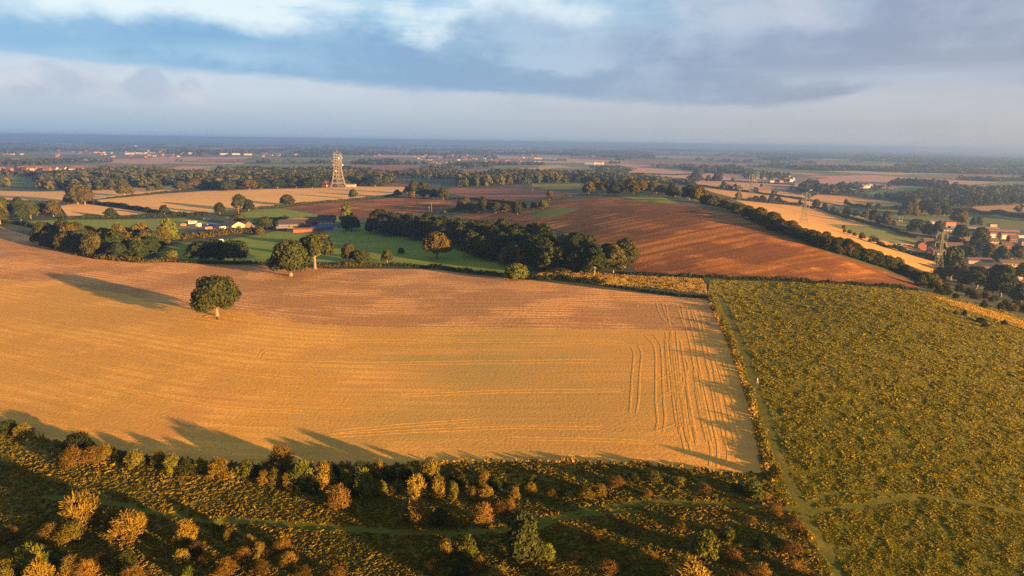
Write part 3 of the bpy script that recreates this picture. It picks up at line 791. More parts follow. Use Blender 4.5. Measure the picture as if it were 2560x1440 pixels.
hedge('dark hedge between the ploughed hill and the rough pasture', [(1575,686),(1640,690),(1760,695),(1900,702),(2000,706),(2100,711),(2200,718),(2295,727)], 1.9, 2.6, 'dark green', 420, leaf=.28, seed=10, gap=.12, var=.6)
hedge('dark hedge line between the two golden fields on the left', [(222,509),(260,513),(300,518),(360,528),(420,537),(470,542)], 3.6, 4, 'deep green', 1300, leaf=.5, seed=11, dens=12)
hedge('long hedge between the lower golden field and the green field', [(160,548),(240,547),(330,545),(430,542),(520,540)], 3.4, 4.5, 'dark green', 1200, leaf=.5, seed=12, dens=12)
hedge('low hedge on the boundary between the pale fields, left of the tower wood', [(270,497),(340,490),(420,481),(500,475)], 2, 3, 'dark green', 1500, leaf=.5, seed=13)
hedge('broad brown scrub hedge below the farm yard', [(445,600),(500,594),(560,588),(620,583),(650,580)], 5, 12, 'olive', 900, leaf=.55, seed=14, dens=6)
hedge('green hedge bank between the golden field and the red ploughed field', [(690,518),(760,510),(860,502),(960,493),(1010,486)], 2, 3.5, 'mid green', 1300, leaf=.5, seed=15)
hedge('hedge along the bottom of the tower field verge', [(555,533),(600,528),(650,522),(705,518)], 2, 3, 'mid green', 1200, leaf=.5, seed=16)
hedge('dark hedge along the foot of the first golden valley slope', [(1838,499),(1880,503),(1920,508),(1970,512),(2010,516),(2045,522)], 4, 6, 'dark green', 1500, leaf=.7, seed=17, dens=12, var=.7)
hedge('dark hedge between the golden valley slope and the playing field', [(2045,523),(2090,538),(2130,551),(2180,563),(2230,576),(2285,597)], 4, 5, 'dark green', 1400, leaf=.6, seed=18, dens=12)
hedge('hedge separating the playing field from the shaded stubble above', [(2115,514),(2170,522),(2230,524),(2300,521),(2370,528)], 5, 7, 'dark green', 1700, leaf=.7, seed=19, dens=12, var=.7)
hedge('thick dark hedge line beyond the playing field on the far right', [(2390,531),(2440,534),(2500,541),(2560,549),(2640,556)], 8, 10, 'dark green', 1800, leaf=.9, seed=20, dens=12, var=.6)
hedge('tree hedge along the lower edge of the sports ground by the estate', [(2180,606),(2220,620),(2270,634),(2310,645),(2345,655)], 4, 6, 'dark green', 1100, leaf=.5, seed=21, dens=12, var=.7)
hedge('hedge between the two rose-pink valley fields', [(1560,434),(1690,438),(1790,432)], 3, 6, 'dark green', 3200, leaf=1.2, seed=22)
hedge('hedge below the second rose-pink valley field', [(1650,448),(1760,451),(1900,458),(1985,462)], 3, 6, 'dark green', 2800, leaf=1.2, seed=23)
hedge('dark line of hedge between the two upper golden valley slopes', [(1738,463),(1800,472),(1900,484),(2000,498),(2025,503)], 3, 5, 'dark green', 2200, leaf=.9, seed=24)
hedge('hedge between the ploughed hill top and the second red field', [(1345,505),(1380,498),(1425,491)], 2, 5, 'mid green', 900, leaf=.5, seed=25)
hedge('hedge on the lane between the two red ploughed fields', [(1120,498),(1190,499),(1250,505),(1285,507)], 2, 4, 'dark green', 1100, leaf=.5, seed=26)
hedge('scrubby hedge at the back of the farm paddock', [(640,556),(700,552),(720,548)], 3, 5, 'dark green', 900, leaf=.5, seed=27)
hedge('bright verge bank on the crest of the lower ploughed hill', [(1110,532),(1140,526),(1165,523)], 2.5, 6, 'leaf green', 800, leaf=.5, seed=28)

# --- bushes along the ridge beside the ploughed hill
g = random.Random(31)
BELT = [(1765,507),(1800,517),(1850,537),(1900,558),(1950,579),(2000,599),(2050,617),(2100,634),(2150,650),(2200,667),(2250,684),(2300,704),(2345,722)]
BP = dense(BELT, 12, False)
k = 0
for i, q in enumerate(BP):
    base = at([(q[0], q[1])], 640)[0]
    away = base[:2] / np.linalg.norm(base[:2])
    for row in range(3):
        if row == 2 and i % 2: continue
        if g.random() < .07: continue
        off = g.uniform(0, 3) + row * g.uniform(8, 11)
        x, y = base[0] + away[0] * off + g.uniform(-1.5, 1.5), base[1] + away[1] * off
        p = (x, y, float(ground_z(x, y)))
        w = g.uniform(6.5, 11) * (1.2 if i < 20 else 1 if i < 40 else .85); h = w * g.uniform(.55, .85)
        t = g.choice(['dark green', 'olive', 'mid green', 'olive'])
        part = 'upper' if i < len(BP) / 3 else 'middle' if i < 2 * len(BP) / 3 else 'lower'
        plant('bush', g.choice(['bushr0', 'bushr1', 'bushr2', 'round0', 'wide1']), p, w, h, t, look=('large ' if w > 8.5 else 'small ') + t + ' bush',
              zone='%s part of the ridge hedgerow, %s row' % (part, ('near', 'middle', 'far')[row]), group='bushes along the ploughed ridge')
# rim scrub between pasture and estate
for i in range(26):
    t_ = i / 25; px = 2300 + t_ * 300 + g.uniform(-8, 8); py = 722 + t_ * 82 + g.uniform(-22, 2)
    p = at([(px, py)], 620)[0]
    w = g.uniform(3.5, 7)
    plant('bush', g.choice(['bushr0', 'bushr1', 'bushr2']), p, w, w * g.uniform(.6, .9), g.choice(['dark green', 'olive', 'mid green']), look=('large' if w > 5 else 'small') + ' bush', zone='scrub slope above the housing estate', group='bushes on the slope above the estate')
for a, b, w, h, lab in [(2460,769,15,14,'small lone dark bush on the dry bank by the pasture'),(2388,787,9,9,'left one of two tiny dark bushes on the pasture'),(2411,789,11,11,'right one of two tiny dark bushes on the pasture'),(2452,806,24,9,'low spreading dark bush in the pasture'),(2463,818,14,9,'low dark bush just below the spreading one in the pasture'),(2510,812,12,9,'dark bush furthest right in the pasture')]:
    px_plant('bush', 'bushr1', a, b, w, h, 'dark green', 420, label=lab)

# --- foreground bushes: x, foot y, width in photo pixels, colour, proportion
FG = {
 'strip along the stubble field, left': [(18,1082,44,'G'),(60,1088,36,'O'),(196,1130,62,'G'),(226,1136,36,'D'),(184,1168,58,'o'),(232,1158,54,'R'),(266,1146,36,'g'),(300,1150,30,'O'),(338,1166,44,'O'),(358,1162,32,'G'),(398,1166,34,'g'),(432,1180,48,'O'),(466,1182,52,'D'),(500,1180,34,'O'),(548,1196,58,'g'),(590,1194,36,'g'),(616,1196,48,'L'),(640,1186,30,'D')],
 'strip along the stubble field, centre': [(704,1176,70,'o'),(662,1212,34,'g'),(690,1214,36,'O'),(728,1222,40,'g'),(757,1222,54,'L'),(785,1232,40,'D'),(812,1218,50,'g'),(824,1250,34,'O'),(847,1272,64,'o'),(885,1236,40,'D'),(910,1244,56,'L'),(946,1192,42,'g'),(862,1206,28,'O'),(872,1226,30,'O'),(985,1232,32,'R'),(952,1240,32,'O'),(1042,1244,48,'g'),(1096,1242,48,'g'),(1076,1200,50,'O'),(1130,1200,22,'L'),(1134,1246,36,'O'),(1182,1250,34,'g'),(1210,1220,34,'g'),(1192,1212,28,'O'),(1216,1254,40,'g'),(1210,1306,54,'o'),(1250,1282,44,'R'),(1275,1276,36,'o'),(1010,1302,36,'O'),(1048,1312,62,'o'),(1100,1308,50,'D'),(1128,1316,40,'R'),(742,1196,46,'D'),(800,1194,44,'D'),(836,1204,42,'D'),(900,1196,44,'D'),(975,1198,44,'D'),(1020,1204,42,'D'),(1066,1216,40,'D'),(1150,1218,44,'D'),(1236,1222,40,'D')],  # closing run of D bushes added to join up the shadow band
 'strip along the stubble field, right': [(1286,1248,34,'g'),(1326,1236,32,'g'),(1380,1236,36,'R'),(1420,1242,40,'D'),(1466,1244,44,'O'),(1540,1214,60,'R'),(1580,1200,40,'D'),(1636,1200,44,'O'),(1700,1212,40,'O'),(1760,1228,40,'R'),(1884,1246,52,'L'),(1912,1246,36,'o'),(1938,1196,38,'g'),(1846,1226,40,'D'),(1330,1200,30,'O'),(1500,1240,36,'g'),(1620,1240,34,'o')],
 'scrub below the track, left': [(206,1312,74,'g'),(178,1352,50,'O'),(282,1322,52,'g'),(322,1344,72,'g'),(350,1312,36,'g'),(126,1352,52,'R'),(76,1420,60,'O'),(124,1416,38,'L'),(36,1428,40,'o'),(8,1450,56,'O'),(316,1420,50,'D'),(464,1352,54,'g'),(546,1322,32,'L'),(456,1406,40,'g'),(492,1384,44,'R'),(518,1408,40,'o'),(566,1436,56,'o'),(572,1352,28,'g'),(622,1364,30,'g'),(608,1400,46,'R'),(176,1440,44,'g'),(216,1446,56,'o'),(470,1452,38,'L'),(250,1410,40,'R'),(100,1460,60,'g'),(330,1460,60,'R'),(20,1350,40,'R'),(540,1470,60,'o')],
 'scrub below the track, centre': [(706,1372,42,'o'),(722,1412,48,'o'),(650,1390,36,'g'),(672,1390,30,'R'),(1112,1392,54,'g'),(1165,1394,60,'L'),(1200,1424,42,'o'),(1245,1446,46,'O'),(655,1432,48,'R'),(760,1440,40,'R'),(1366,1394,42,'L'),(1150,1440,50,'D'),(1080,1430,44,'R'),(840,1450,50,'R')],
 'scrub below the track, right': [(1760,1396,80,'L'),(1820,1352,42,'L'),(1832,1402,52,'o'),(1720,1468,90,'g'),(1876,1306,34,'R'),(1906,1374,42,'G'),(1984,1318,56,'R'),(1946,1356,40,'O'),(1976,1382,56,'o'),(1560,1320,50,'R'),(1480,1350,54,'R'),(1620,1400,56,'o'),(1520,1430,60,'R'),(1440,1400,44,'R'),(1700,1320,44,'R'),(1900,1440,64,'o'),(1990,1436,64,'o'),(2040,1468,60,'R'),(1850,1460,60,'R'),(1400,1460,50,'R'),(1935,1282,44,'o')],
}
KEY = {'G': ('deep green', 'bushr', .62), 'D': ('dark green', 'bushr', .7), 'O': ('olive gold', 'bush', .85), 'g': ('golden', 'bush', .95), 'o': ('orange brown', 'shrub', .95), 'R': ('rusty', 'shrub', .8), 'L': ('leaf green', 'bushr', .95)}
LOOK = {'G': 'deep green bush', 'D': 'dark green bush', 'O': 'olive gold bush', 'g': 'golden bush', 'o': 'orange brown bush', 'R': 'rusty shrub', 'L': 'bright green bush'}
for zone, rows in FG.items():
    for i, (a, b, w, c) in enumerate(rows):
        tone, key, pr = KEY[c]
        px_plant('bush', key + str((a + i) % 3), a, b, w * g.uniform(.8, 1.05) * (.88 if c in 'Ro' else 1), w * pr * (.85 if c in 'Ro' else 1) * g.uniform(.8, 1.1) * (1.2 if 'centre' in zone and 'along' in zone else .58 if 'right' in zone and c in 'RDOo' else .9), tone, look=('large ' if w > 48 else 'small ' if w < 36 else '') + LOOK[c], zone='scrub ' + zone if not zone.startswith('scrub') else zone, group='bushes of the foreground scrub', jit=.25)
T('young', 1305, 1410, 76, 132, 'mid green', label='tall bright green young tree at the bottom of the scrub')
T('oak1', 1342, 1402, 50, 48, 'mid green', label='small low tree leaning against the tall young tree in the scrub')
# unseen trees added below the view so their long shadows cross the scrub
for x, y, w, h in [(30,66,9,8),(52,70,8,7)]:
    plant('tree', 'round1', (x, y, float(ground_z(x, y))), w, h, 'olive', label=None, look='olive tree', zone='scrub below the picture edge')

# ------------------------------------------------------------------ rough grass, tufts, weeds
def tufts(name, label, poly, n, h, w, cols, seed, patch=14.0, excl=(), rpow=0.0, rmax=420, lean=.35, clump=False, blades=3, near=85):
    g = np.random.default_rng(seed)
    az = np.arctan2(poly[:, 0], poly[:, 1]); rr = np.hypot(poly[:, 0], poly[:, 1])
    a0, a1 = max(az.min(), -.78), min(az.max(), .78)
    q_ = n * (5 if clump else 3); A = g.uniform(a0, a1, q_); R = np.exp(g.uniform(math.log(max(near, rr.min())), math.log(min(rmax, rr.max())), q_))
    P = np.stack([R * np.sin(A), R * np.cos(A)], 1)
    keep = inside(P, poly)
    for e in excl: keep &= ~inside(P, e)
    if clump:
        k_ = (R / 140.0) ** .5
        cl = vnoise(P[:, 0] / k_, P[:, 1] / k_, 1.3, 21)[keep][:n]
    P = P[keep][:n]; n = len(P); R = np.hypot(P[:, 0], P[:, 1])
    sc = (R / 140.0) ** rpow
    v1 = vnoise(P[:, 0], P[:, 1], patch, seed); v2 = vnoise(P[:, 0], P[:, 1], patch * .3, seed + 1); v3 = g.random(n)
    t = np.clip((.5 * v1 + .3 * v2 + .35 * v3 - .08) if not clump else (.3 * v1 + .25 * vnoise(P[:, 0], P[:, 1], 16, seed + 5) + .3 * cl + .3 * v3 - .1), 0, .999) * (len(cols) - 1)
    C = np.array(cols); i0 = np.floor(t).astype(int); f = (t - i0)[:, None]
    col = C[i0] * (1 - f) + C[np.minimum(i0 + 1, len(cols) - 1)] * f
    H = h * sc * g.uniform(.5, 1.4, n) * (.55 + .9 * v2); Wd = w * sc * g.uniform(.6, 1.3, n)
    if clump: H = H * (.25 + 1.5 * cl ** 1.5)
    Z = ground_z(P[:, 0], P[:, 1])
    V = []
    for b in range(blades):
        a = g.uniform(0, 6.283, n); ca, sa = np.cos(a), np.sin(a)
        la = g.uniform(0, 6.283, n); lx, ly = np.cos(la) * lean * H, np.sin(la) * lean * H
        ox, oy = g.normal(0, .25, n) * Wd, g.normal(0, .25, n) * Wd
        bx, by = P[:, 0] + ox, P[:, 1] + oy
        q = [(bx - ca * Wd * .5, by - sa * Wd * .5, Z - .05), (bx + ca * Wd * .5, by + sa * Wd * .5, Z - .05),
             (bx + ca * Wd * .42 + lx, by + sa * Wd * .42 + ly, Z + H * g.uniform(.7, 1, n)), (bx - ca * Wd * .36 + lx, by - sa * Wd * .36 + ly, Z + H)]
        V.append(np.stack([np.stack(k_, 1) for k_ in q], 1))
    V = np.stack(V, 1).reshape(-1, 3)
    col = np.repeat(col, 4 * blades, axis=0)
    o = mesh_obj(name, V, np.arange(len(V)).reshape(-1, 4), M['straw'], col=col)
    o['kind'] = 'stuff'; o['label'] = label; o['category'] = 'grass'
    return o
tufts('rough_grass', 'tussocky green and ochre grass covering the pasture', outline('pasture'), 95000, .14, .5,
      [(.068, .074, .004), (.092, .095, .004), (.13, .118, .006), (.185, .142, .010), (.105, .104, .005), (.15, .126, .007), (.225, .155, .014)], 5, patch=3.2, clump=True, excl=PATH_OUT, rpow=.55)
tufts('undergrowth', 'tangled dry weeds and grass covering the foreground scrub', outline('scrubland'), 36000, .26, .6,
      [(.04, .042, .003), (.07, .066, .004), (.108, .088, .006), (.15, .11, .009), (.115, .075, .008), (.18, .115, .012)], 6, patch=9, excl=PATH_OUT, rpow=.3)
tufts('dry_grass', 'tall pale dry grass on the strip between field and ploughed hill', outline('dry_grass_strip'), 20000, .4, .45,
      [(.20, .13, .025), (.30, .20, .045), (.40, .27, .06)], 7, patch=9, rpow=.0, rmax=500)
tufts('dry_grass', 'short bleached grass on the bank at the pasture rim', outline('dry_bank'), 9000, .35, .5,
      [(.30, .19, .04), (.38, .24, .05), (.2, .15, .03)], 8, patch=9, rmax=420)

tufts('dry_grass', 'bleached grass verge along the hedge beside the near stubble field', strip([(x - 5, y) for x, y in EDGE], 2.0, 420), 5000, .55, .5,
      [(.16, .12, .02), (.26, .175, .035), (.34, .22, .05)], 9, patch=6, rmax=420)
tufts('dry_grass', 'fringe of dry grass between the near stubble field and the scrub', strip(MAIN_BOT, 2.0, 300), 7000, .6, .5,
      [(.10, .085, .012), (.20, .13, .022), (.28, .17, .035)], 10, patch=8, rmax=300)
# fallen boughs under the lone oak
for i, (a, b, n_) in enumerate([(524, 790, 'long dead bough lying left of the lone oak trunk'), (548, 797, 'short broken bough lying in front of the lone oak trunk'), (566, 784, 'dead bough lying right of the lone oak trunk')]):
    q = at([(a, b)])[0]; r_ = thing('fallen_branch', n_, 'branch', q, .6 + i * 1.3, None, .65)
    mb = MB(); mb.bar((-2.6, 0, .12), (0, .25, .2), .2, .15, 6); mb.bar((0, .25, .2), (2.4, -.1, .35), .15, .06, 6); mb.obj('limb', M['bark'], r_)
    mb = MB(); mb.bar((-.4, .2, .2), (.7, 1.3, .6), .09, .03, 5); mb.bar((.9, .1, .25), (1.7, -.9, .5), .07, .03, 5); mb.obj('twig', M['bark'], r_)
# wheel ruts pressed into the right end of the stubble
def ruts():
    lines = [
     [(1578,868),(1586,882),(1580,940),(1577,1000),(1575,1032)], [(1596,864),(1605,882),(1599,940),(1597,1000),(1592,1032)],
     [(1612,838),(1635,860),(1640,890),(1639,1000),(1645,1055),(1640,1075)], [(1632,836),(1652,858),(1655,890),(1659,1000),(1664,1050),(1658,1078)],
     [(1682,850),(1690,890),(1695,940),(1702,1000),(1713,1080),(1720,1106)], [(1702,852),(1707,890),(1715,930),(1722,1000),(1735,1080),(1741,1112)],
     [(1640,755),(1650,788),(1672,812)], [(1655,757),(1664,788),(1692,815)], [(1665,760),(1672,800),(1676,818)], [(1690,762),(1706,800),(1712,820)],
     [(1702,762),(1714,815),(1725,860),(1733,905),(1752,1000),(1763,1060),(1780,1130),(1774,1165)], [(1715,764),(1730,820),(1740,860),(1746,905),(1768,1000),(1794,1110),(1796,1135),(1793,1170)],
     [(1730,764),(1748,815),(1757,860),(1766,905),(1790,990),(1808,1090),(1822,1135),(1816,1162)], [(1744,766),(1764,815)], [(1757,768),(1778,812)], [(1724,762),(1740,810)],
     [(1764,905),(1782,960),(1805,1030),(1819,1085),(1811,1105)], [(1780,900),(1800,960),(1838,1060),(1850,1100)], [(1795,905),(1815,960),(1858,1055),(1868,1090)],
     [(1600,885),(1640,888),(1675,905),(1700,925),(1712,950),(1705,975),(1680,985),(1650,990)], [(1600,905),(1650,900),(1690,925),(1718,940),(1722,910),(1705,885)],
     [(1580,935),(1625,955),(1645,948),(1690,930)], [(1640,1078),(1690,1058),(1720,1052)], [(1660,985),(1700,965),(1715,940),(1760,950),(1800,965)],
     [(640,782),(668,776),(700,790),(740,802)], [(640,770),(660,768),(680,786),(720,803)], [(650,764),(690,790),(730,803)], 
     [(645,895),(650,880),(665,873)], [(653,898),(660,882),(675,876)], [(655,702),(662,690),(680,700),(690,692)], [(790,690),(840,678),(860,672)], [(560,800),(600,790),(640,775)],
    ]
    for ln in ([(0,888),(100,915),(250,957),(400,990),(530,1012),(640,1022),(760,1026)], [(0,800),(150,832),(300,868),(450,905),(600,930),(760,944)], [(820,1086),(1050,1073),(1280,1064),(1500,1066)],
               [(830,1076),(1000,1060),(1195,1046)], [(1280,1092),(1450,1094),(1613,1100)], [(1420,1137),(1560,1142),(1700,1152)], [(860,848),(1100,850),(1280,848),(1560,853)], [(0,1035),(150,1062),(330,1092),(520,1112)], [(700,900),(900,906),(1200,902),(1500,898)], [(1000,985),(1250,975),(1550,972)]):
        lines += [ln, [(p[0], p[1] + 7) for p in ln]]
    gr = random.Random(8)
    for i in range(17):      # fainter passes of the same machine
        x0 = gr.uniform(1660, 1880); y0 = gr.uniform(770, 1000); k = (x0 - 1600) / 900; n = gr.uniform(90, 260); c = gr.uniform(-.1, .25)
        q = [(x0 + k * t * n + c * n * t * t * .3, y0 + t * n) for t in (0, .25, .5, .75, 1)]
        q = [p for p in q if p[0] < 1770 + (p[1] - 745) * .31 and p[1] < 1165]
        if len(q) > 2: lines += [q, [(p[0] + 11 + (p[1] - 800) * .012, p[1]) for p in q]]
    V = []; Fq = []
    for ln in lines:
        P = at(smooth(dense(ln, 18, False), it=2), 500)
        if len(P) < 3: continue
        t = np.gradient(P[:, :2], axis=0); t /= np.linalg.norm(t, axis=1)[:, None] + 1e-9
        nr = np.stack([-t[:, 1], t[:, 0]], 1)
        prof = [(-.28, .004), (-.16, .036), (-.05, .012), (.05, .012), (.16, .032), (.28, .004)]
        b = len(V) // 1
        base = len(V)
        for i in range(len(P)):
            for o_, z_ in prof:
                xy = P[i, :2] + nr[i] * o_
                V.append((xy[0], xy[1], float(ground_z(xy[0], xy[1])) + z_))
        k = len(prof)
        for i in range(len(P) - 1):
            for j in range(k - 1):
                a = base + i * k + j
                Fq.append((a, a + 1, a + k + 1, a + k))
    o = mesh_obj('wheel_ruts', V, Fq, M['rut'], smooth=True); o['kind'] = 'structure'
ruts()

# ------------------------------------------------------------------ distant woodland
def low_crown(seed, n):
    V, _ = leafcloud(crown_lobes(seed, 10, 0, 10, 9), n, .95, seed, .9, 0, .1, .35)
    return V
LOWC = [low_crown(i, 110) for i in range(5)]; LOWF = [low_crown(10 + i, 34) * np.array([1, 1, 1]) for i in range(4)]
def woodland(pts, label, seed, hs=(11, 17), far=False, cols=((.028, .036, .012), (.04, .048, .014), (.058, .056, .016))):
    g = np.random.default_rng(seed); V = []; C = []
    for p in pts:
        base = (LOWF if far else LOWC)[g.integers(4)]
        h = g.uniform(*hs); w = h * g.uniform(.8, 1.25) * (1.5 if far else 1); a = g.uniform(0, 6.28)
        ca, sa = math.cos(a), math.sin(a)
        q = base * np.array([w / 10, w / 10, h / 10])
        V.append(np.stack([q[:, 0] * ca - q[:, 1] * sa + p[0], q[:, 0] * sa + q[:, 1] * ca + p[1], q[:, 2] + p[2] - .3], 1))
        c = np.array(cols[g.integers(len(cols))]) * (g.uniform(.85, 1.1) * .8 if far else g.uniform(.75, 1.25))
        C.append(np.tile(c, (len(q), 1)))
    V = np.concatenate(V); C = np.concatenate(C)
    o = mesh_obj('woodland', V, np.arange(len(V)).reshape(-1, 4), M['leaf_attr'], col=C)
    o['kind'] = 'stuff'; o['label'] = label; o['category'] = 'woodland'
    return o
def px_wood(label, px, spacing, n, seed, rmax=None, hs=(11, 17)):
    W = at(dense(px, 20), rmax)[:, :2]
    woodland(scatter(W, spacing, n, seed, 12), label, seed, hs)
px_wood('dense wood behind the lattice tower', [(480,474),(640,468),(830,462),(965,461),(985,456),(960,446),(830,440),(640,446),(520,458)], 10, 420, 41, 1900, (13, 17))
px_wood('dark wood beyond the hilltop wood', [(1145,468),(1300,461),(1450,458),(1550,462),(1600,468),(1660,470),(1600,450),(1450,440),(1300,436),(1150,446)], 11, 420, 42, 1900, (12, 17))
px_wood('wooded belt left of the tower, above the pale fields', [(98,474),(200,478),(280,477),(400,466),(480,458),(520,455),(500,440),(440,440),(380,430),(250,430),(100,455)], 13, 330, 43, 2200, (12, 18))
px_wood('trees at the left edge beyond the pale fields', [(-150,455),(0,455),(30,470),(0,474),(-150,474)], 14, 50, 44, 2000)
px_wood('dark wood curving across the right valley', [(2225,462),(2330,468),(2370,480),(2420,494),(2560,487),(2700,484),(2700,474),(2560,476),(2430,480),(2360,466),(2300,448),(2240,447)], 15, 260, 45, 2400, (13, 19))
px_wood('trees and gardens by the valley lane', [(1985,476),(2030,484),(2110,487),(2130,478),(2060,470),(2010,472)], 14, 70, 46, 2200, (8, 14))
px_wood('trees around the roadside hamlet', [(1850,446),(1900,450),(1960,459),(1985,452),(1960,440),(1900,430),(1850,436)], 16, 90, 47, 3000, (8, 14))
px_wood('wooded belt under the hilltop wood', [(1700,425),(1790,434),(1860,438),(1880,430),(1800,415),(1700,412)], 15, 160, 48, 3200, (12, 19))
px_wood('trees along the back of the tower fields', [(1010,442),(1060,448),(1140,446),(1145,436),(1080,426),(1030,430)], 18, 60, 49, 2200, (9, 14))

# far plain: clumped trees and hedge lines
def far_plain():
    g = np.random.default_rng(77)
    out = {}
    for tag, r0, r1, n, sp in (('mid', 1500, 4000, 5200, 0), ('far', 4000, 13000, 9000, 0)):
        A = np.radians(g.uniform(-42, 42, n * 9)); R = np.exp(g.uniform(math.log(r0), math.log(r1), n * 9))
        P = np.stack([R * np.sin(A), R * np.cos(A)], 1)
        s = 420 if tag == 'mid' else 900
        v = .6 * vnoise(P[:, 0], P[:, 1] * .6, s, 3) + .4 * vnoise(P[:, 0], P[:, 1] * .6, s * .35, 4)
        cell = np.abs(((P[:, 0] * .8 + P[:, 1] * .6 + 60 * np.sin(P[:, 1] / 700)) / 260) % 1 - .5) > .47
        cell |= np.abs(((P[:, 1] * .8 - P[:, 0] * .6 + 50 * np.sin(P[:, 0] / 800)) / 210) % 1 - .5) > .47
        keep = (v > (.60 if tag == 'mid' else .57)) | (cell & (g.random(len(P)) < .55)) | (g.random(len(P)) < .01)
        for e in OUT:
            lo, hi = e.min(0), e.max(0); c_ = np.nonzero(keep & (P > lo).all(1) & (P < hi).all(1))[0]
            if len(c_): keep[c_[inside(P[c_], e)]] = False
        P = P[keep][:n]
        out[tag] = np.concatenate([P, ground_z(P[:, 0], P[:, 1])[:, None]], 1)
    woodland(out['mid'], 'hedgerow trees and small woods of the middle distance', 51, (9, 15), True)
    woodland(out['far'], 'dark woods merging across the far plain', 52, (14, 24), True)
far_plain()
# ------------------------------------------------------------------ buildings
for k, c in {'brick': (.17, .07, .04), 'brick_orange': (.19, .075, .034), 'cream': (.28, .22, .14), 'white_paint': (.27, .26, .25), 'stone': (.12, .10, .075), 'timber_dark': (.09, .06, .04),
             'roof_tile': (.10, .055, .038), 'roof_slate': (.038, .036, .042), 'roof_grey': (.055, .052, .055), 'roof_red': (.12, .042, .026), 'roof_pale': (.16, .17, .2), 'roof_brown': (.09, .062, .042),  # slate and grey roof colours darkened to stand for tree shade on the farm
             'blue_sheet': (.04, .09, .25), 'blue_roof': (.10, .13, .19), 'orange_panel': (.62, .14, .05), 'concrete_pale': (.155, .138, .108), 'steel': (.10, .10, .06), 'insulator': (.4, .38, .33),
             'tyre': (.02, .02, .02), 'white_enamel': (.36, .35, .33), 'blue_enamel': (.10, .22, .42), 'red_enamel': (.45, .05, .04), 'grey_enamel': (.22, .23, .25), 'rusty_steel': (.30, .14, .06)}.items():
    M[k] = plain(k, c, .75, .14, .8)
mg, nt, b = new_mat('glass'); b.inputs['Base Color'].default_value = (.03, .035, .045, 1); b.inputs['Roughness'].default_value = .12; b.inputs['Specular IOR Level'].default_value = .5; M['glass'] = mg
mg, nt, b = new_mat('glass_pale'); b.inputs['Base Color'].default_value = (.55, .50, .42, 1); b.inputs['Roughness'].default_value = .25; M['glass_pale'] = mg

def wall_mb(L, W, h, rise):
    mb = MB(); x, y = L / 2, W / 2
    v = [(-x, -y, -1.5), (x, -y, -1.5), (x, y, -1.5), (-x, y, -1.5), (-x, -y, h), (x, -y, h), (x, y, h), (-x, y, h), (-x, 0, h + rise), (x, 0, h + rise)]
    mb.add(v, [(0, 1, 5, 4), (2, 3, 7, 6), (1, 2, 6, 9, 5), (3, 0, 4, 8, 7)]); return mb
def roof_mb(L, W, h, rise, o=.4, t=.22):
    mb = MB(); x, y = L / 2 + o, W / 2 + o
    s = rise / (W / 2); e = h - s * o
    for sg in (-1, 1):
        v = [(-x, sg * y, e + .03), (x, sg * y, e + .03), (x, 0, h + rise + .03), (-x, 0, h + rise + .03)]
        v += [(a, b_, c + t) for a, b_, c in v]
        f = [(0, 1, 2, 3), (7, 6, 5, 4), (0, 4, 5, 1), (1, 5, 6, 2), (3, 2, 6, 7), (0, 3, 7, 4)]
        mb.add(v, f if sg > 0 else [q[::-1] for q in f])
    return mb
_bl = {}
def building(kind, px, py, L, W, h, rise, rz, wall, roof, label=None, look=None, zone=None, rmax=None, cat='house', group=None, win=None, wm='glass_pale', door=None, chimney=False, world=None, sc=1.0):
    p = at([(px, py)], rmax)[0] if world is None else world
    root = thing(kind, label, cat, p, rz, group, sc)
    key = (L, W, h, rise, wall, roof, win, wm, door, chimney)
    if key not in _bl:
        parts = [('wall', wall_mb(L, W, h, rise).data('wall', M[wall])), ('roof', roof_mb(L, W, h, rise).data('roof', M[roof]))]
        if win:
            n, rows, wz, hz = win
            for side in (-1, 1):
                for r_ in range(rows):
                    for i in range(n):
                        mb = MB(); mb.box((-L / 2 + L * (i + .5) / n, side * (W / 2 + .03), wz + r_ * 2.7), (L / n * .62, .12, hz)); parts.append(('window', mb.data('window', M[wm])))
        if door:
            mb = MB(); mb.box((L / 2 + .04, 0, door[1] / 2), (.14, door[0], door[1])); parts.append(('door', mb.data('door', M['timber_dark'])))
        if chimney:
            mb = MB(); mb.box((L * .3, 0, h + rise + .4), (.9, .7, 1.8)); parts.append(('chimney', mb.data('chimney', M['brick'])))
        _bl[key] = parts
    own = {}
    for nm, me in _bl[key]: own[nm] = link(nm, me, own['roof'] if nm == 'chimney' else root)
    if label is None: AUTO.append((root, look, zone, *project(p)))
    return root
A0 = .25
# farm by the pond paddock
building('barn', 730, 572, 20, 10, 4.4, 3.2, A0, 'stone', 'roof_slate', 'long grey-roofed stone barn of the farmstead', door=(4, 4), win=(4, 1, 2.5, 1), wm='glass', rmax=900, cat='barn')
building('barn', 757, 569, 15, 9, 4.4, 3.4, A0 + .1, 'brick', 'roof_brown', 'brown-roofed brick barn joined to the long stone barn', door=(4, 4), rmax=900, cat='barn')
building('barn', 780, 566, 16, 9, 4.5, 3.5, A0, 'timber_dark', 'roof_tile', 'dark timber barn between the brick barn and the farmhouse', door=(3, 3.5), rmax=900, cat='barn')
building('farmhouse', 818, 567, 14, 8, 6, 3.6, A0 - .1, 'cream', 'roof_slate', 'pale farmhouse with steep grey roof at the right end of the farmstead', win=(5, 2, 1.8, 1.2), wm='glass', chimney=True, door=(1.2, 2.2), rmax=900)
building('shed', 706, 576, 8, 5, 2.4, .8, A0, 'timber_dark', 'roof_pale', 'small shed with shiny pale roof at the left of the farmstead', rmax=900, cat='shed', door=(1.5, 2))
building('shed', 647, 572, 9, 5, 2.4, .9, A0, 'timber_dark', 'roof_pale', 'low shed with pale roof between the two farms', rmax=900, cat='shed')
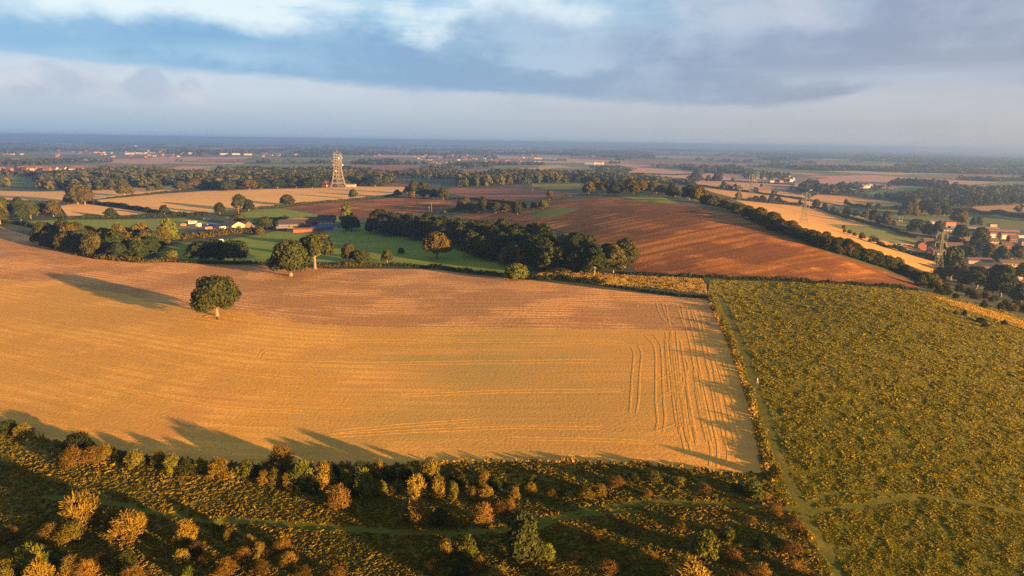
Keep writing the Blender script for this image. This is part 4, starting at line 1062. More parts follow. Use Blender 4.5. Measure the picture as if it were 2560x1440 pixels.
building('stable', 806, 575, 17, 4, 2.6, 1.0, A0, 'blue_sheet', 'blue_sheet', 'long low bright blue stable in front of the farmhouse', rmax=900, cat='stable', door=(1.2, 2))
building('stable', 770, 580, 22, 4, 2.4, .9, A0, 'brick', 'roof_tile', 'low red brick range in front of the farm barns', rmax=900, cat='stable', door=(1.2, 2))
building('barn', 583, 574, 15, 12, 4.2, 2.8, -.6, 'cream', 'roof_grey', 'wide grey-roofed barn with sunlit gable beside the farm yard', door=(4, 3.8), rmax=900, cat='barn')
building('barn', 614, 572, 9, 8, 3.8, 2.4, -.6, 'timber_dark', 'roof_brown', 'open-fronted pole barn right of the wide grey barn', door=(5, 3.6), rmax=900, cat='barn')
building('cottage', 1252, 527, 12, 8, 4.5, 3, .4, 'cream', 'roof_tile', 'pale cottage half hidden in the copse on the hill', win=(3, 1, 2, 1.2), rmax=900)
building('cottage', 815, 467, 11, 9, 5, 4, 1.2, 'brick_orange', 'roof_tile', 'orange brick cottage left of the lattice tower', rmax=1300, win=(3, 1, 2, 1.2))
building('cottage', 826, 467, 9, 8, 4, 3, 1.2, 'brick', 'roof_slate', 'smaller brick cottage touching the lattice tower base', rmax=1300)
building('store_building', 878, 467, 14, 8, 3.6, 1.0, -.1, 'cream', 'roof_pale', 'cream flat-roofed store building right of the lattice tower', rmax=1300, cat='building', win=(4, 1, 2, 1))
building('equipment_hut', 851, 468, 9, 6, 4, .6, 0, 'roof_grey', 'roof_slate', 'grey equipment hut under the lattice tower', rmax=1300, cat='hut', door=(2, 3))

# housing estate in the valley at the right
E1 = -.10
building('terrace', 2468, 642, 46, 9, 5.6, 2.8, E1, 'cream', 'roof_brown', 'long brown-roofed terrace with a lit cream front, upper one', rmax=1200, win=(14, 2, 1.6, 1.3), wm='glass', cat='terrace')
building('terrace', 2540, 672, 32, 9, 5.6, 2.8, E1, 'cream', 'roof_brown', 'brown-roofed terrace with cream front by the estate road', rmax=1200, win=(10, 2, 1.6, 1.3), wm='glass', cat='terrace')
building('house', 2422, 634, 11, 10, 6, 3.4, 1.35, 'brick_orange', 'roof_slate', 'house with glowing orange gable at the end of the upper terrace', rmax=1200, win=(2, 2, 1.6, 1.2), wm='glass')
building('house', 2444, 645, 11, 9, 5.4, 3.2, 1.4, 'white_paint', 'roof_slate', 'dark gabled house with pale front before the upper terrace', rmax=1200, win=(3, 2, 1.6, 1.2), wm='glass')
building('house', 2328, 634, 10, 8, 6.5, 3, 1.1, 'brick_orange', 'roof_slate', 'tall orange brick house behind the pylon, upper one', rmax=1200, win=(3, 2, 1.6, 1.2), wm='white_paint')
building('house', 2324, 645, 10, 8, 6, 3, 1.1, 'brick_orange', 'roof_slate', 'orange brick house behind the pylon, lower one', rmax=1200, win=(3, 2, 1.6, 1.2), wm='white_paint')
building('house', 2362, 645, 20, 8, 5.4, 2.6, E1, 'stone', 'roof_brown', 'brown-roofed row house just right of the pylon', rmax=1200, win=(6, 2, 1.6, 1.2))
building('house', 2380, 628, 18, 10, 6, 3.4, E1, 'cream', 'roof_brown', 'big brown hipped house among trees right of the pylon', rmax=1200, win=(5, 2, 1.6, 1.2))
building('house', 2420, 678, 20, 8, 4.6, 2.4, E1, 'brick_orange', 'roof_slate', 'orange-fronted bungalow row at the near edge of the estate', rmax=1200, win=(6, 1, 1.6, 1.2))
building('house', 2445, 663, 22, 8, 5, 2.4, E1, 'cream', 'roof_brown', 'brown-roofed row among trees in the estate centre', rmax=1200, win=(7, 1, 1.8, 1.2))
building('house', 2470, 677, 22, 8, 4.8, 2.4, E1, 'stone', 'roof_slate', 'grey row with white doors at the estate centre', rmax=1200, win=(8, 1, 1.8, 1.2), wm='white_paint')
building('house', 2546, 696, 10, 9, 6, 3.4, 1.45, 'white_paint', 'roof_slate', 'dark gabled half-timbered house beside the estate road', rmax=1200, win=(3, 2, 1.6, 1.2), wm='glass')
building('house', 2518, 697, 9, 9, 4, 3.2, .6, 'stone', 'roof_brown', 'small stone bungalow with pyramid-like roof by the road', rmax=1200, win=(2, 1, 1.6, 1.2))
gx = random.Random(9)
for i, (a, b) in enumerate([(2300,622),(2318,614),(2350,620),(2396,608),(2415,600),(2480,612),(2512,622),(2545,632),(2590,640),(2620,660),(2600,690),(2640,700),(2490,630),(2385,662),(2560,612),(2530,604)]):
    building('house', a, b, 10, 8, 5.2, 2.8, E1 + gx.choice([0, 1.5]), gx.choice(['brick', 'cream', 'brick_orange', 'stone']), gx.choice(['roof_brown', 'roof_slate']), look='plain estate house', zone='back streets of the housing estate', rmax=1300, win=(3, 2, 1.6, 1.2), wm='glass', group='houses of the estate back streets')
# school buildings
building('school_block', 2362, 579, 36, 9, 4, .8, -.3, 'stone', 'blue_roof', 'low school block with pale blue roof near the pylon top', rmax=1400, cat='school', win=(10, 1, 2, 1.4))
building('school_block', 2432, 576, 62, 10, 4.5, .7, -.12, 'stone', 'roof_pale', 'longest school block with a flat whitish roof', rmax=1400, cat='school', win=(16, 1, 2.2, 1.6), wm='glass')
building('school_block', 2372, 569, 13, 10, 8, .6, -.1, 'orange_panel', 'roof_grey', 'bright orange-red box of the school hall', rmax=1500, cat='school')
building('school_block', 2338, 560, 20, 13, 4, 1.2, -.1, 'white_paint', 'roof_pale', 'white-roofed pavilion behind the school trees', rmax=1500, cat='school')
building('school_block', 2485, 596, 18, 10, 8, .7, -.1, 'brick', 'roof_grey', 'two-storey brick school block with large white windows, left one', rmax=1300, cat='school', win=(2, 2, 2, 2.0))
building('school_block', 2514, 598, 18, 10, 8, .7, -.1, 'brick', 'roof_grey', 'two-storey brick school block with large white windows, right one', rmax=1300, cat='school', win=(2, 2, 2, 2.0))
building('school_block', 2500, 583, 40, 12, 5, .7, -.2, 'brick', 'blue_roof', 'school range with blue-grey roof behind the two-storey blocks', rmax=1400, cat='school', win=(8, 1, 2, 1.6), wm='glass')
building('school_block', 2545, 596, 34, 10, 5, .7, -.1, 'white_paint', 'roof_grey', 'white-fronted school range at the right picture edge', rmax=1300, cat='school', win=(9, 1, 2, 1.8))
building('school_block', 2478, 574, 9, 9, 8, .5, -.1, 'cream', 'roof_grey', 'cream tower block of the school, catching the sun', rmax=1500, cat='school')

# far settlements: small houses, one walled and roofed mesh each way of building
def settlement(zone, pts, wall, roof, look, L=14, W=9, h=5.5, rise=3.2, group=None, kind='house', cat='house', seed=0):
    gg = random.Random(seed)
    for a, b in pts:
        k = gg.randrange(len(wall))
        building(kind, a, b, L, W, h, rise, gg.choice([0, .4, 1.2, -.3]), wall[k], roof[gg.randrange(len(roof))], look=look[k], zone=zone, cat=cat, group=group or 'houses of the ' + zone)
gg = random.Random(3)
U = lambda n, x0, x1, y0, y1: [(gg.uniform(x0, x1), gg.uniform(y0, y1)) for _ in range(n)]
WL = ['cream', 'brick', 'brick_orange', 'white_paint']; LK = ['cream far house', 'brick far house', 'orange far house', 'white far house']
RF = ['roof_tile', 'roof_red', 'roof_slate']
settlement('village beyond the lattice tower', U(46, 1010, 1190, 387, 411) + U(16, 900, 1010, 378, 392), WL, RF, LK, seed=1)
settlement('town on the left horizon', U(44, 140, 470, 376, 394) + U(10, 0, 60, 382, 388), WL, RF, LK, seed=2)
settlement('orange terraces beyond the left fields', [(56 + i * 7.5 + gg.uniform(-2, 2), 427 + gg.uniform(-2, 2)) for i in range(20)] + [(4, 428), (14, 427), (24, 429), (378, 428), (386, 428)], ['brick_orange', 'white_paint', 'brick_orange'], ['roof_red', 'roof_tile'], ['orange far house', 'white far house', 'orange far house'], L=16, h=6, rise=4, seed=3)
settlement('hamlet by the valley road', U(26, 1885, 1985, 440, 458), ['white_paint', 'cream', 'stone'], ['roof_slate', 'roof_pale'], ['white far house', 'cream far house', 'stone far house'], L=15, seed=4)
settlement('cluster at the valley lane', [(2143,470),(2150,471),(2158,470),(2166,470),(2174,468),(2120,478),(2134,480),(2028,484),(2040,482)], ['white_paint'], ['roof_pale'], ['white far house'], L=11, seed=5)
settlement('edge of the far village', U(24, 1200, 1345, 384, 412) + U(12, 640, 760, 383, 392), WL, RF, LK, seed=6)
settlement('industrial strip', [(325,386),(352,385),(376,384),(465,385),(480,385),(532,386),(560,387),(575,386),(590,387),(620,388),(318,366),(335,366),(1338,408),(1400,379),(2215,373),(2228,373),(2280,374),(2292,375),(2480,398),(2504,403),(1475,411),(1488,411),(1500,411),(1345,398),(1560,378)], ['white_paint', 'cream'], ['roof_pale'], ['white far warehouse', 'cream far warehouse'], L=46, W=26, h=9, rise=1.5, kind='warehouse', cat='warehouse', seed=7)

# ------------------------------------------------------------------ lattice radio tower
def radio_tower():
    p = at([(846, 468)], 1400)[0]
    root = thing('radio_tower', 'tall pale cream lattice radio tower standing at the edge of the wood', 'tower', p, .35)
    Ht = 50.0
    def half(z): return 5.4 + 6.2 * max(0, 1 - z / 34.0) ** 1.7
    lv = [0, 6.5, 13, 19, 24.5, 29.5, 34, 38, 42, 46, Ht]
    cor = [(-1, -1), (1, -1), (1, 1), (-1, 1)]
    pt = lambda c, z: (cor[c][0] * half(z), cor[c][1] * half(z), z)
    for c in range(4):
        mb = MB()
        for a, b_ in zip(lv, lv[1:]): mb.bar(pt(c, a), pt(c, b_), .36, .33)
        mb.obj('leg', M['concrete_pale'], root)
    for c in range(4):
        mb = MB()
        for i, (a, b_) in enumerate(zip(lv, lv[1:])):
            A, B = pt(c, a), pt((c + 1) % 4, a); A2, B2 = pt(c, b_), pt((c + 1) % 4, b_)
            mid = tuple((u + v) / 2 for u, v in zip(A, B)); mid2 = tuple((u + v) / 2 for u, v in zip(A2, B2))
            mb.bar(A, mid2, .14); mb.bar(B, mid2, .14)
            mb.bar(mid, mid2, .16)
            q1 = tuple(u * .72 + v * .28 for u, v in zip(A, B)); q2 = tuple(u * .72 + v * .28 for u, v in zip(A2, B2))
            q3 = tuple(u * .28 + v * .72 for u, v in zip(A, B)); q4 = tuple(u * .28 + v * .72 for u, v in zip(A2, B2))
            mb.bar(q1, q2, .13); mb.bar(q3, q4, .13)
        mb.obj('face_bracing', M['concrete_pale'], root)
    for z in lv[1:]:
        mb = MB(); h = half(z) + (1.3 if z in (34, 42, 46, Ht) else .2)
        for s in (-1, 1):
            mb.box((0, s * h, z), (2 * h + .4, .4, .38)); mb.box((s * h, 0, z + .01), (.4, 2 * h - .5, .38))
        mb.box((0, 0, z + .1), (2 * h - 1, 2.2, .25)); mb.obj('platform', M['concrete_pale'], root)
    mb = MB()
    for sx in (-1, 1):
        for sy in (-1, 1): mb.bar((sx * 1.7, sy * 1.7, 0), (sx * 1.7, sy * 1.7, Ht), .2)
    for i in range(24):
        z = i * 2.1 + .5
        for a, b_ in (((-1.7, -1.7), (1.7, -1.7)), ((1.7, -1.7), (1.7, 1.7)), ((1.7, 1.7), (-1.7, 1.7)), ((-1.7, 1.7), (-1.7, -1.7))):
            mb.bar((*a, z), (*b_, z + (1.0 if i % 2 else 0)), .11)
    mb.obj('stair_core', M['concrete_pale'], root)
    mb = MB()
    for c in range(4): mb.bar(pt(c, Ht), (0, 0, Ht + 5.5), .3)
    mb.bar((0, 0, Ht), (0, 0, Ht + 10.5), .28, .12); mb.obj('spire', M['concrete_pale'], root)
    for c in range(4):
        mb = MB(); q = pt(c, Ht); mb.bar(q, (q[0], q[1], Ht + 5.5), .2, .12); mb.obj('aerial', M['concrete_pale'], root)
    for a, z, r in ((-2.4, 34.5, 1.5), (-.6, 34.5, 1.4), (2.4, 40, 1.2), (-2.0, 26, 1.2), (.2, 45, 1.1), (-1.4, 44.5, 1.2)):
        h = half(z) + 1.4; d = Vector((math.cos(a), math.sin(a), 0)); m_ = max(abs(d.x), abs(d.y)); c = d * (h / m_)
        mb = MB(); mb.bar((c.x, c.y, z), (c.x + d.x * .9, c.y + d.y * .9, z), r * .55, r, 12); mb.bar((c.x * .9, c.y * .9, z), (c.x, c.y, z), .2)
        mb.obj('dish', M['insulator'], root)
radio_tower()

# ------------------------------------------------------------------ pylons
def make_pylon():
    H = 36.0
    def half(z): return 3.3 - 2.2 * min(1, z / 20.0) if z < 20 else 1.1 - .65 * (z - 20) / 16
    parts = []
    cor = [(-1, -1), (1, -1), (1, 1), (-1, 1)]
    pt = lambda c, z: (cor[c][0] * half(z), cor[c][1] * half(z), z)
    lv = [0, 5, 9.5, 13.5, 17, 20, 22.5, 25, 27.5, 30, 32, 34]
    for c in range(4):
        mb = MB()
        for a, b_ in zip(lv, lv[1:]): mb.bar(pt(c, a), pt(c, b_), .17, .15)
        parts.append(('leg', mb.data('leg', M['steel'])))
    mb = MB()
    for c in range(4):
        for a, b_ in zip(lv, lv[1:]):
            mb.bar(pt(c, a), pt((c + 1) % 4, b_), .085); mb.bar(pt((c + 1) % 4, a), pt(c, b_), .085); mb.bar(pt(c, b_), pt((c + 1) % 4, b_), .085)
    parts.append(('bracing', mb.data('bracing', M['steel'])))
    for z, L in ((20.5, 4.6), (26.5, 4.3), (32.5, 4.3)):
        mb = MB(); w = half(z)
        for s in (-1, 1):
            tip = (s * L, 0, z)
            for y in (-1, 1):
                mb.bar((s * w, y * w, z), tip, .13); mb.bar((s * w, y * w, z + 1.5), tip, .1)
            mb.bar((s * (L + w) / 2, 0, z), (s * w, 0, z + 1.5), .08)
        mb.bar((-w, 0, z), (w, 0, z), .12)
        parts.append(('cross_arm', mb.data('cross_arm', M['steel'])))
        for s in (-1, 1):
            mb = MB()
            for k in range(9): mb.bar((s * L, 0, z - .2 - k * .33), (s * L, 0, z - .45 - k * .33), .21, .13, 8)
            parts.append(('insulator', mb.data('insulator', M['insulator'])))
    mb = MB()
    for c in range(4): mb.bar(pt(c, 34), (0, 0, H), .12)
    parts.append(('peak', mb.data('peak', M['steel'])))
    return parts
PY = make_pylon()
for a, b, hp, lab, rm in [(2340,697,106,'nearest steel pylon with white insulators, at the edge of the estate', 900), (2008,560,76,'steel pylon on the golden slope behind the ridge hedgerow', 1500), (1876,496,58,'faint steel pylon among the upper golden fields, second from left', 2000), (1846,505,42,'faint steel pylon just above the ridge bushes, leftmost one', 1800), (1889,476,46,'faint far pylon near the valley hamlet', 2600), (2206,420,26,'tiny far pylon on the hazy plain to the right', 3600)]:
    p = at([(a, b)], rm)[0]; m_ = mpp(p)
    root = thing('pylon', lab, 'pylon', p, .12, 'pylons of the valley power line', hp * m_ / 36.0)
    arm = None
    for nm, me in PY:
        o = link(nm, me, arm if nm == 'insulator' else root)
        if nm == 'cross_arm': arm = o

# ------------------------------------------------------------------ small things
def goal(px, py, lab):
    p = at([(px, py)], 1500)[0]
    root = thing('rugby_goal', lab, 'goal', p, .3)
    for s in (-1, 1):
        mb = MB(); mb.bar((s * 2.8, 0, 0), (s * 2.8, 0, 9), .18, .14, 8); mb.obj('post', M['white_enamel'], root)
    mb = MB(); mb.bar((-2.8, 0, 3), (2.8, 0, 3), .15, .15, 8); mb.obj('crossbar', M['white_enamel'], root)
goal(2251, 556, 'white rugby goal standing on the playing field')

def car_parts(body):
    mb = MB()
    prof = [(-2.1, .45), (-2.1, .85), (-1.6, .95), (-1.15, 1.42), (.45, 1.42), (1.05, .95), (2.0, .82), (2.1, .45)]
    n = len(prof); v = [(x, -.82 + (.12 if z > 1.2 else 0), z) for x, z in prof] + [(x, .82 - (.12 if z > 1.2 else 0), z) for x, z in prof]
    mb.add(v, [tuple(range(n)), tuple(range(2 * n - 1, n - 1, -1))] + [(i, n + i, n + (i + 1) % n, (i + 1) % n) for i in range(n)])
    parts = [('body', mb.data('body', M[body]))]
    mb = MB(); mb.box((-.35, 0, 1.17), (1.3, 1.62, .34)); mb.box((.66, 0, 1.17), (.5, 1.4, .3)); parts.append(('window', mb.data('window', M['glass'])))
    for x in (-1.3, 1.3):
        for y in (-.8, .8):
            mb = MB(); mb.bar((x, y - .1, .32), (x, y + .1, .32), .32, .32, 12); parts.append(('wheel', mb.data('wheel', M['tyre'])))
    return parts
CARS = {c: car_parts(c) for c in ('white_enamel', 'blue_enamel', 'red_enamel', 'grey_enamel')}
def car(px, py, c, rz, zone, rmax):
    p = at([(px, py)], rmax)[0]
    root = thing('parked_car', None, 'car', p, rz, 'parked cars ' + zone)
    for nm, me in CARS[c]: link(nm, me, root)
    AUTO.append((root, c.split('_')[0] + ' parked car', zone, px, py))
gc = random.Random(4)
for i in range(7): car(2240 + i * 12 + gc.uniform(-2, 2), 612 + i * 1.3, gc.choice(list(CARS)), 1.4, 'below the sports ground', 1200)
for i in range(6): car(2528 + i * 7, 690 + i * 4, gc.choice(list(CARS)), 1.2, 'along the estate road', 1100)
for i in range(7): car(2470 + i * 13, 611 + (i % 3) * 2, gc.choice(list(CARS)), .2, 'in the school car park', 1300)
for a, b, c in [(540,575,'grey_enamel'),(556,572,'white_enamel'),(588,576,'grey_enamel'),(524,573,'blue_enamel'),(610,577,'blue_enamel')]: car(a, b, c, .5, 'in the farm yard', 900)
for a, b, c in [(1988,452,'white_enamel'),(1994,447,'white_enamel'),(1980,461,'white_enamel'),(1972,470,'white_enamel')]: car(a, b, c, 1.3, 'on the valley road', 3500)

def caravan(px, py, L, h, mat, lab, rz=.3, rmax=900):
    p = at([(px, py)], rmax)[0]
    root = thing('caravan', lab, 'caravan', p, rz)
    mb = MB(); prof = [(-.5, .5), (-.47, .85), (-.36, 1), (.38, 1), (.47, .8), (.5, .5), (.44, .22), (-.44, .22)]
    n = len(prof); v = [(x * L, s * 1.1, z * h) for s in (-1, 1) for x, z in prof]
    mb.add(v, [tuple(range(n)), tuple(range(2 * n - 1, n - 1, -1))] + [(i, n + i, n + (i + 1) % n, (i + 1) % n) for i in range(n)]); mb.obj('body', M[mat], root)
    for s in (-1, 1):
        mb = MB(); mb.box((0, s * 1.12, h * .68), (L * .6, .06, h * .2)); mb.obj('window', M['glass'], root)
        mb = MB(); mb.bar((0, s * 1.0, .3), (0, s * 1.14, .3), .32, .32, 10); mb.obj('wheel', M['tyre'], root)
    mb = MB(); mb.bar((L * .44, 0, .45), (L * .68, 0, .45), .08); mb.obj('tow_bar', M['rusty_steel'], root)
caravan(482, 561, 7, 3, 'white_enamel', 'white static caravan at the top of the farm yard')
caravan(497, 568, 4.5, 3.4, 'white_enamel', 'tall cream trailer standing alone in the farm yard', 1.3)
caravan(527, 568, 6, 2.7, 'blue_enamel', 'pale blue caravan beside the rusty trailers')
caravan(557, 576, 5.5, 3.3, 'white_enamel', 'white box trailer nearest the grey barn', 1.2)
caravan(521, 575, 6, 2.6, 'rusty_steel', 'rusty brown trailer in the middle of the farm yard', .8)
caravan(470, 559, 5, 2.8, 'rusty_steel', 'brown trailer at the far left of the farm yard', 1.4)
caravan(459, 566, 4, 2.4, 'rusty_steel', 'small rusty trailer parked on the grass left of the yard', .2)
caravan(518, 552, 6, 2.6, 'white_enamel', 'white caravan half hidden at the back of the yard', .1)
caravan(552, 605, 3.5, 2.0, 'white_enamel', 'little white trailer alone in the lower meadow', .4)

def pole(px, py, h, lab, rmax):
    p = at([(px, py)], rmax)[0]
    root = thing('utility_pole', lab, 'pole', p, .3)
    mb = MB(); mb.bar((0, 0, -.5), (0, 0, h), .2, .14, 8); mb.obj('shaft', M['bark_pale'], root)
    mb = MB(); mb.box((0, .17, h - .7), (2.2, .12, .14)); mb.obj('crossarm', M['bark_pale'], root)
pole(1079, 529, 9, 'right one of two wooden poles on the red ploughed field', 1000)
pole(1073, 534, 7, 'left one of two wooden poles on the red ploughed field', 1000)
pole(1332, 478, 11, 'wooden pole by the far red field below the dark wood', 1500)
pole(597, 537, 9, 'wooden pole behind the farm yard trees', 1200)

# walker on the pasture margin
def walker():
    p = at([(1893, 959)], 400)[0]
    root = thing('person', 'person in a white top walking down the grassy margin beside the hedge', 'person', p, 2.7)
    J = [(0, 0, .88, .14), (0, 0, 1.08, .13), (.02, 0, 1.34, .165), (.04, 0, 1.5, .06), (.07, 0, 1.6, .085), (.07, 0, 1.7, .075),
         (.02, .2, 1.38, .06), (-.1, .26, 1.12, .048), (.05, .27, .92, .036), (.02, -.2, 1.38, .06), (.14, -.25, 1.12, .048), (.3, -.22, .98, .036),
         (.0, .1, .84, .1), (.18, .1, .48, .07), (.16, .1, .07, .045), (.32, .1, .03, .04), (0, -.1, .84, .1), (-.06, -.1, .46, .07), (-.28, -.1, .1, .045), (-.17, -.1, .03, .04)]
    Ed = [(0, 1), (1, 2), (2, 3), (3, 4), (4, 5), (2, 6), (6, 7), (7, 8), (2, 9), (9, 10), (10, 11), (0, 12), (12, 13), (13, 14), (14, 15), (0, 16), (16, 17), (17, 18), (18, 19)]
    def skin(name, idx, mat, grow=0.0):
        mp = {j: i for i, j in enumerate(idx)}
        me = bpy.data.meshes.new(name); me.from_pydata([J[j][:3] for j in idx], [(mp[a], mp[b_]) for a, b_ in Ed if a in mp and b_ in mp], [])
        me.materials.append(M[mat]); o = link(name, me, root)
        md = o.modifiers.new('skin', 'SKIN'); md.use_smooth_shade = True
        for i, j in enumerate(idx):
            me.skin_vertices[0].data[i].radius = (J[j][3] + grow,) * 2
            me.skin_vertices[0].data[i].use_root = (i == 0)
        o.modifiers.new('sub', 'SUBSURF').levels = 1; o.modifiers['sub'].render_levels = 1
        return o
    skin('body', list(range(20)), 'skin')
    skin('shirt', [1, 2, 6, 7, 9, 10], 'white_cloth', .03)
    skin('trousers', [0, 12, 13, 14, 16, 17, 18], 'tan_cloth', .025)
    mb = MB(); mb.bar((.05, 0, 1.62), (.05, 0, 1.76), .1, .07, 10); mb.obj('hair', M['timber_dark'], root)
M['skin'] = plain('skin', (.45, .28, .2)); M['white_cloth'] = plain('white_cloth', (.85, .82, .76), .8, .05); M['tan_cloth'] = plain('tan_cloth', (.40, .30, .2))
walker()
# ------------------------------------------------------------------ labels for the many
ORD = 'first second third fourth fifth sixth seventh eighth ninth tenth eleventh twelfth thirteenth fourteenth fifteenth sixteenth seventeenth eighteenth nineteenth twentieth'.split()
TEN = ['', '', 'twenty', 'thirty', 'forty', 'fifty']
def ordinal(i):
    if i < 20: return ORD[i]
    return TEN[(i + 1) // 10] + ('-' + ORD[(i + 1) % 10 - 1] if (i + 1) % 10 else '-last')
grp = {}
for r in AUTO: grp.setdefault((r[1], r[2]), []).append(r)
for (look, zone), rows in grp.items():
    rows.sort(key=lambda r: r[3])
    for i, r in enumerate(rows):
        if len(rows) == 1: lab = 'only %s in the %s' % (look, zone)
        elif i == len(rows) - 1: lab = '%s, %s, last one along' % (look, zone)
        else: lab = '%s, %s, %s from left' % (look, zone, ordinal(i))
        r[0]['label'] = lab

# ------------------------------------------------------------------ sun, sky, air
SUN_EL, SUN_AZ = math.radians(6.6), math.radians(125)       # azimuth from +Y (view direction) towards +X
sd = Vector((math.sin(SUN_AZ) * math.cos(SUN_EL), math.cos(SUN_AZ) * math.cos(SUN_EL), math.sin(SUN_EL)))
L = bpy.data.lights.new('sun', 'SUN'); L.energy = 5.0; L.angle = math.radians(.6); L.color = (1.0, .54, .19)
so = bpy.data.objects.new('sun', L); COL.objects.link(so); so.rotation_euler = sd.to_track_quat('Z', 'Y').to_euler()
so.location = (0, 0, 300)

world = bpy.data.worlds.new('World'); scene.world = world; world.use_nodes = True
nt = world.node_tree
bg = nt.nodes['Background']; wo = nt.nodes['World Output']
sky = N(nt, 'ShaderNodeTexSky'); sky.sky_type = 'NISHITA'; sky.sun_disc = False
sky.sun_elevation = SUN_EL; sky.sun_rotation = SUN_AZ; sky.altitude = 100; sky.air_density = 1.0; sky.dust_density = 1.5
nt.links.new(sky.outputs[0], bg.inputs[0]); bg.inputs[1].default_value = .10
tc = N(nt, 'ShaderNodeTexCoord')
sep = N(nt, 'ShaderNodeSeparateXYZ'); nt.links.new(tc.outputs['Generated'], sep.inputs[0])
az = math_n(nt, 'ARCTAN2', sep.outputs[0], sep.outputs[1]); el = math_n(nt, 'ARCSINE', sep.outputs[2])
cv = N(nt, 'ShaderNodeCombineXYZ'); nt.links.new(az, cv.inputs[0]); nt.links.new(math_n(nt, 'MULTIPLY', el, 3.2), cv.inputs[1])
v = cv.outputs[0]
n_big = noise(nt, v, 3.2, 6, .62, .6); n_fine = noise(nt, v, 9.0, 7, .62, .4)
cs = N(nt, 'ShaderNodeCombineXYZ'); nt.links.new(math_n(nt, 'MULTIPLY', az, .55), cs.inputs[0]); nt.links.new(math_n(nt, 'MULTIPLY', el, 7.0), cs.inputs[1])
n_str = noise(nt, cs.outputs[0], 4.0, 6, .6, .3)
def azel(px, py):
    d = rays([(px, py)])[0]; return math.atan2(d[0], d[1]), math.atan(d[2])
def edge(pts):
    """height of a cloud edge along the horizon, through the given sight lines"""
    fc = N(nt, 'ShaderNodeFloatCurve'); cu = fc.mapping.curves[0]
    q = [azel(*p) for p in pts]; q = [(min(1, max(0, (a + .85) / 1.7)), e / .4 + .1) for a, e in q]
    q = [(0.0, q[0][1])] + [t for t in q if 0 < t[0] < 1] + [(1.0, q[-1][1])]
    while len(cu.points) < len(q): cu.points.new(.5, .5)
    for p, t in zip(cu.points, q): p.location = t; p.handle_type = 'AUTO'
    fc.mapping.update()
    nt.links.new(math_n(nt, 'MULTIPLY_ADD', az, 1 / 1.7, .5), fc.inputs['Value'])
    return math_n(nt, 'MULTIPLY', math_n(nt, 'SUBTRACT', fc.outputs[0], .1), .4)
def times(a, k): return math_n(nt, 'MULTIPLY', a, k)
def minus(a, b_): return math_n(nt, 'SUBTRACT', a, b_)
def plus(a, b_): return math_n(nt, 'ADD', a, b_)
cp = N(nt, 'ShaderNodeCombineXYZ'); nt.links.new(az, cp.inputs[0]); nt.links.new(times(el, 1.6), cp.inputs[1])
n_puff = noise(nt, cp.outputs[0], 16.0, 8, .6, .25); n_lump = noise(nt, cp.outputs[0], 6.0, 5, .55, .3)
wl = plus(times(minus(n_lump, .5), .055), times(minus(n_puff, .5), .035))
ws = plus(times(minus(n_str, .5), .03), times(minus(n_puff, .5), .012))
def blob(px, py, w, h):
    a, e = azel(px, py)
    u = times(minus(plus(az, times(minus(n_lump, .5), .15)), a), F / w); v_ = times(minus(plus(el, wl), e), F / h)
    return math_n(nt, 'EXPONENT', times(plus(math_n(nt, 'POWER', math_n(nt, 'ABSOLUTE', u), 2.0), math_n(nt, 'POWER', math_n(nt, 'ABSOLUTE', v_), 2.0)), -1.0))
EXPO = 2.68
def disp(r, g_, b_):     # a colour as it should look on screen -> radiance before exposure
    f = lambda c: ((c / 255 + .055) / 1.055) ** 2.4 if c > 10 else c / 255 / 12.92
    k = 2.0 ** -EXPO
    return (f(r) * k, f(g_) * k, f(b_) * k)
azr = ramp(nt, az, -.55, .65)
hz = mix_n(nt, azr, disp(152, 182, 210), disp(184, 188, 194))
mid = mix_n(nt, azr, disp(192, 204, 226), disp(184, 190, 206))
base = mix_n(nt, ramp(nt, el, .004, .075), hz, mid)
upper = mix_n(nt, ramp(nt, plus(n_lump, times(minus(n_str, .5), .6)), .28, .56), disp(150, 192, 224), disp(222, 236, 244))
upper = mix_n(nt, ramp(nt, az, .0, .35), upper, mix_n(nt, ramp(nt, n_lump, .35, .7), disp(150, 170, 200), disp(192, 198, 214)))
top = edge([(-300,40),(0,22),(130,40),(240,22),(320,58),(430,44),(560,66),(700,82),(800,62),(900,78),(1040,112),(1130,84),(1200,40),(1290,30),(1360,50),(1500,88),(1700,92),(1850,70),(2000,64),(2150,40),(2300,-30),(2560,-60)])
bot = edge([(-300,122),(0,130),(250,150),(500,174),(800,204),(1050,222),(1300,236),(1600,258),(1800,270),(2000,264),(2100,250),(2200,215),(2350,200),(2560,205),(2800,205)])
e1 = plus(el, wl); e2 = plus(el, ws)
c = mix_n(nt, ramp(nt, minus(e2, bot), -.004, .012), base, mix_n(nt, .0, mid, mid))
above = ramp(nt, minus(e1, top), -.012, .022)
over = ramp(nt, minus(e2, bot), -.006, .007)
base = mix_n(nt, times(ramp(nt, plus(times(n_str, .7), times(n_puff, .35)), .38, .68), .45), base, mix_n(nt, azr, disp(160, 182, 212), disp(164, 170, 188)))
dk_base = mix_n(nt, azr, disp(104, 158, 208), disp(144, 154, 182))
dk_lite = mix_n(nt, azr, disp(150, 190, 224), disp(178, 186, 208))
body = plus(times(n_lump, .6), plus(times(n_puff, .35), times(n_str, .45)))
body = plus(body, plus(plus(times(blob(1390,158,140,26), .35), times(blob(1600,60,330,60), .32)), plus(times(blob(2230,190,260,22), .18), times(blob(560,140,180,20), .2))))
body = minus(body, plus(plus(times(blob(2350,110,420,60), .16), times(blob(1150,180,420,50), .2)), times(blob(150,80,400,40), .08)))
dcol = mix_n(nt, ramp(nt, body, .5, .95), dk_base, dk_lite)
c = mix_n(nt, over, base, mix_n(nt, above, dcol, upper))
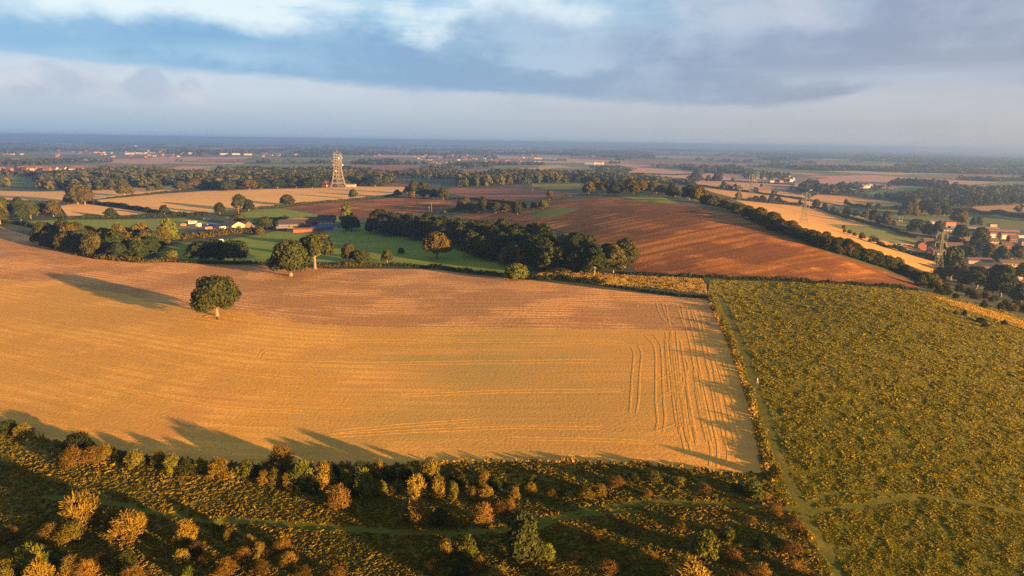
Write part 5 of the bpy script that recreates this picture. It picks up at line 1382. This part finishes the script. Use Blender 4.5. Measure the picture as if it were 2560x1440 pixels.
# heap of cumulus low on the left
heap = edge([(-300,150),(0,158),(110,148),(240,164),(300,200),(385,166),(440,214),(470,196),(530,240),(620,262),(900,292),(1100,330)])
hm = times(times(ramp(nt, minus(heap, plus(el, times(wl, .6))), -.003, .008), ramp(nt, el, .028, .055)), minus(1.0, over))
hcol = mix_n(nt, ramp(nt, plus(n_lump, times(minus(n_puff, .5), .8)), .35, .7), disp(148, 168, 204), disp(198, 200, 220))
c = mix_n(nt, times(hm, .65), c, hcol)
# darker, bluer overhead (out of view)
c = mix_n(nt, ramp(nt, el, .35, 1.1), c, disp(120, 150, 190))
bg2 = N(nt, 'ShaderNodeBackground'); nt.links.new(c, bg2.inputs[0]); bg2.inputs[1].default_value = 1.0
mx = N(nt, 'ShaderNodeMixShader'); mx.inputs[0].default_value = .94
nt.links.new(bg.outputs[0], mx.inputs[1]); nt.links.new(bg2.outputs[0], mx.inputs[2]); nt.links.new(mx.outputs[0], wo.inputs[0])

# air
def haze():
    mb = MB(); top = 78.0; bot = ZMIN - 1.0
    mb.box((0, 0, (top + bot) / 2), (93000, 93000, top - bot))
    m = bpy.data.materials.new('haze'); m.use_nodes = True; t = m.node_tree
    t.nodes.remove(t.nodes['Principled BSDF'])
    pv = t.nodes.new('ShaderNodeVolumePrincipled'); pv.inputs['Density'].default_value = 1.6e-4
    pv.inputs['Color'].default_value = (.36, .60, 1.0, 1); pv.inputs['Anisotropy'].default_value = .65
    t.links.new(pv.outputs[0], t.nodes['Material Output'].inputs['Volume'])
    o = mb.obj('haze', m); o['kind'] = 'stuff'; o['label'] = 'thin blue haze lying over the whole plain'; o['category'] = 'haze'
haze()

# ------------------------------------------------------------------ camera and output
cd = bpy.data.cameras.new('camera'); cam = bpy.data.objects.new('camera', cd); COL.objects.link(cam)
cd.sensor_fit = 'HORIZONTAL'; cd.sensor_width = 36; cd.lens = 36 * F / 2560; cd.clip_start = 1; cd.clip_end = 120000
mw = Matrix([list(r) + [0] for r in RC.tolist()] + [[0, 0, 0, 1]]); mw.translation = (0, 0, CAMZ); cam.matrix_world = mw
scene.camera = cam
vs = scene.view_settings; vs.view_transform = 'Standard'; vs.look = 'None'; vs.exposure = EXPO; vs.gamma = 1.0
cy = scene.cycles
cy.max_bounces = 5; cy.diffuse_bounces = 3; cy.glossy_bounces = 2; cy.transmission_bounces = 3; cy.volume_bounces = 0; cy.transparent_max_bounces = 6
cy.use_denoising = False; cy.use_adaptive_sampling = False
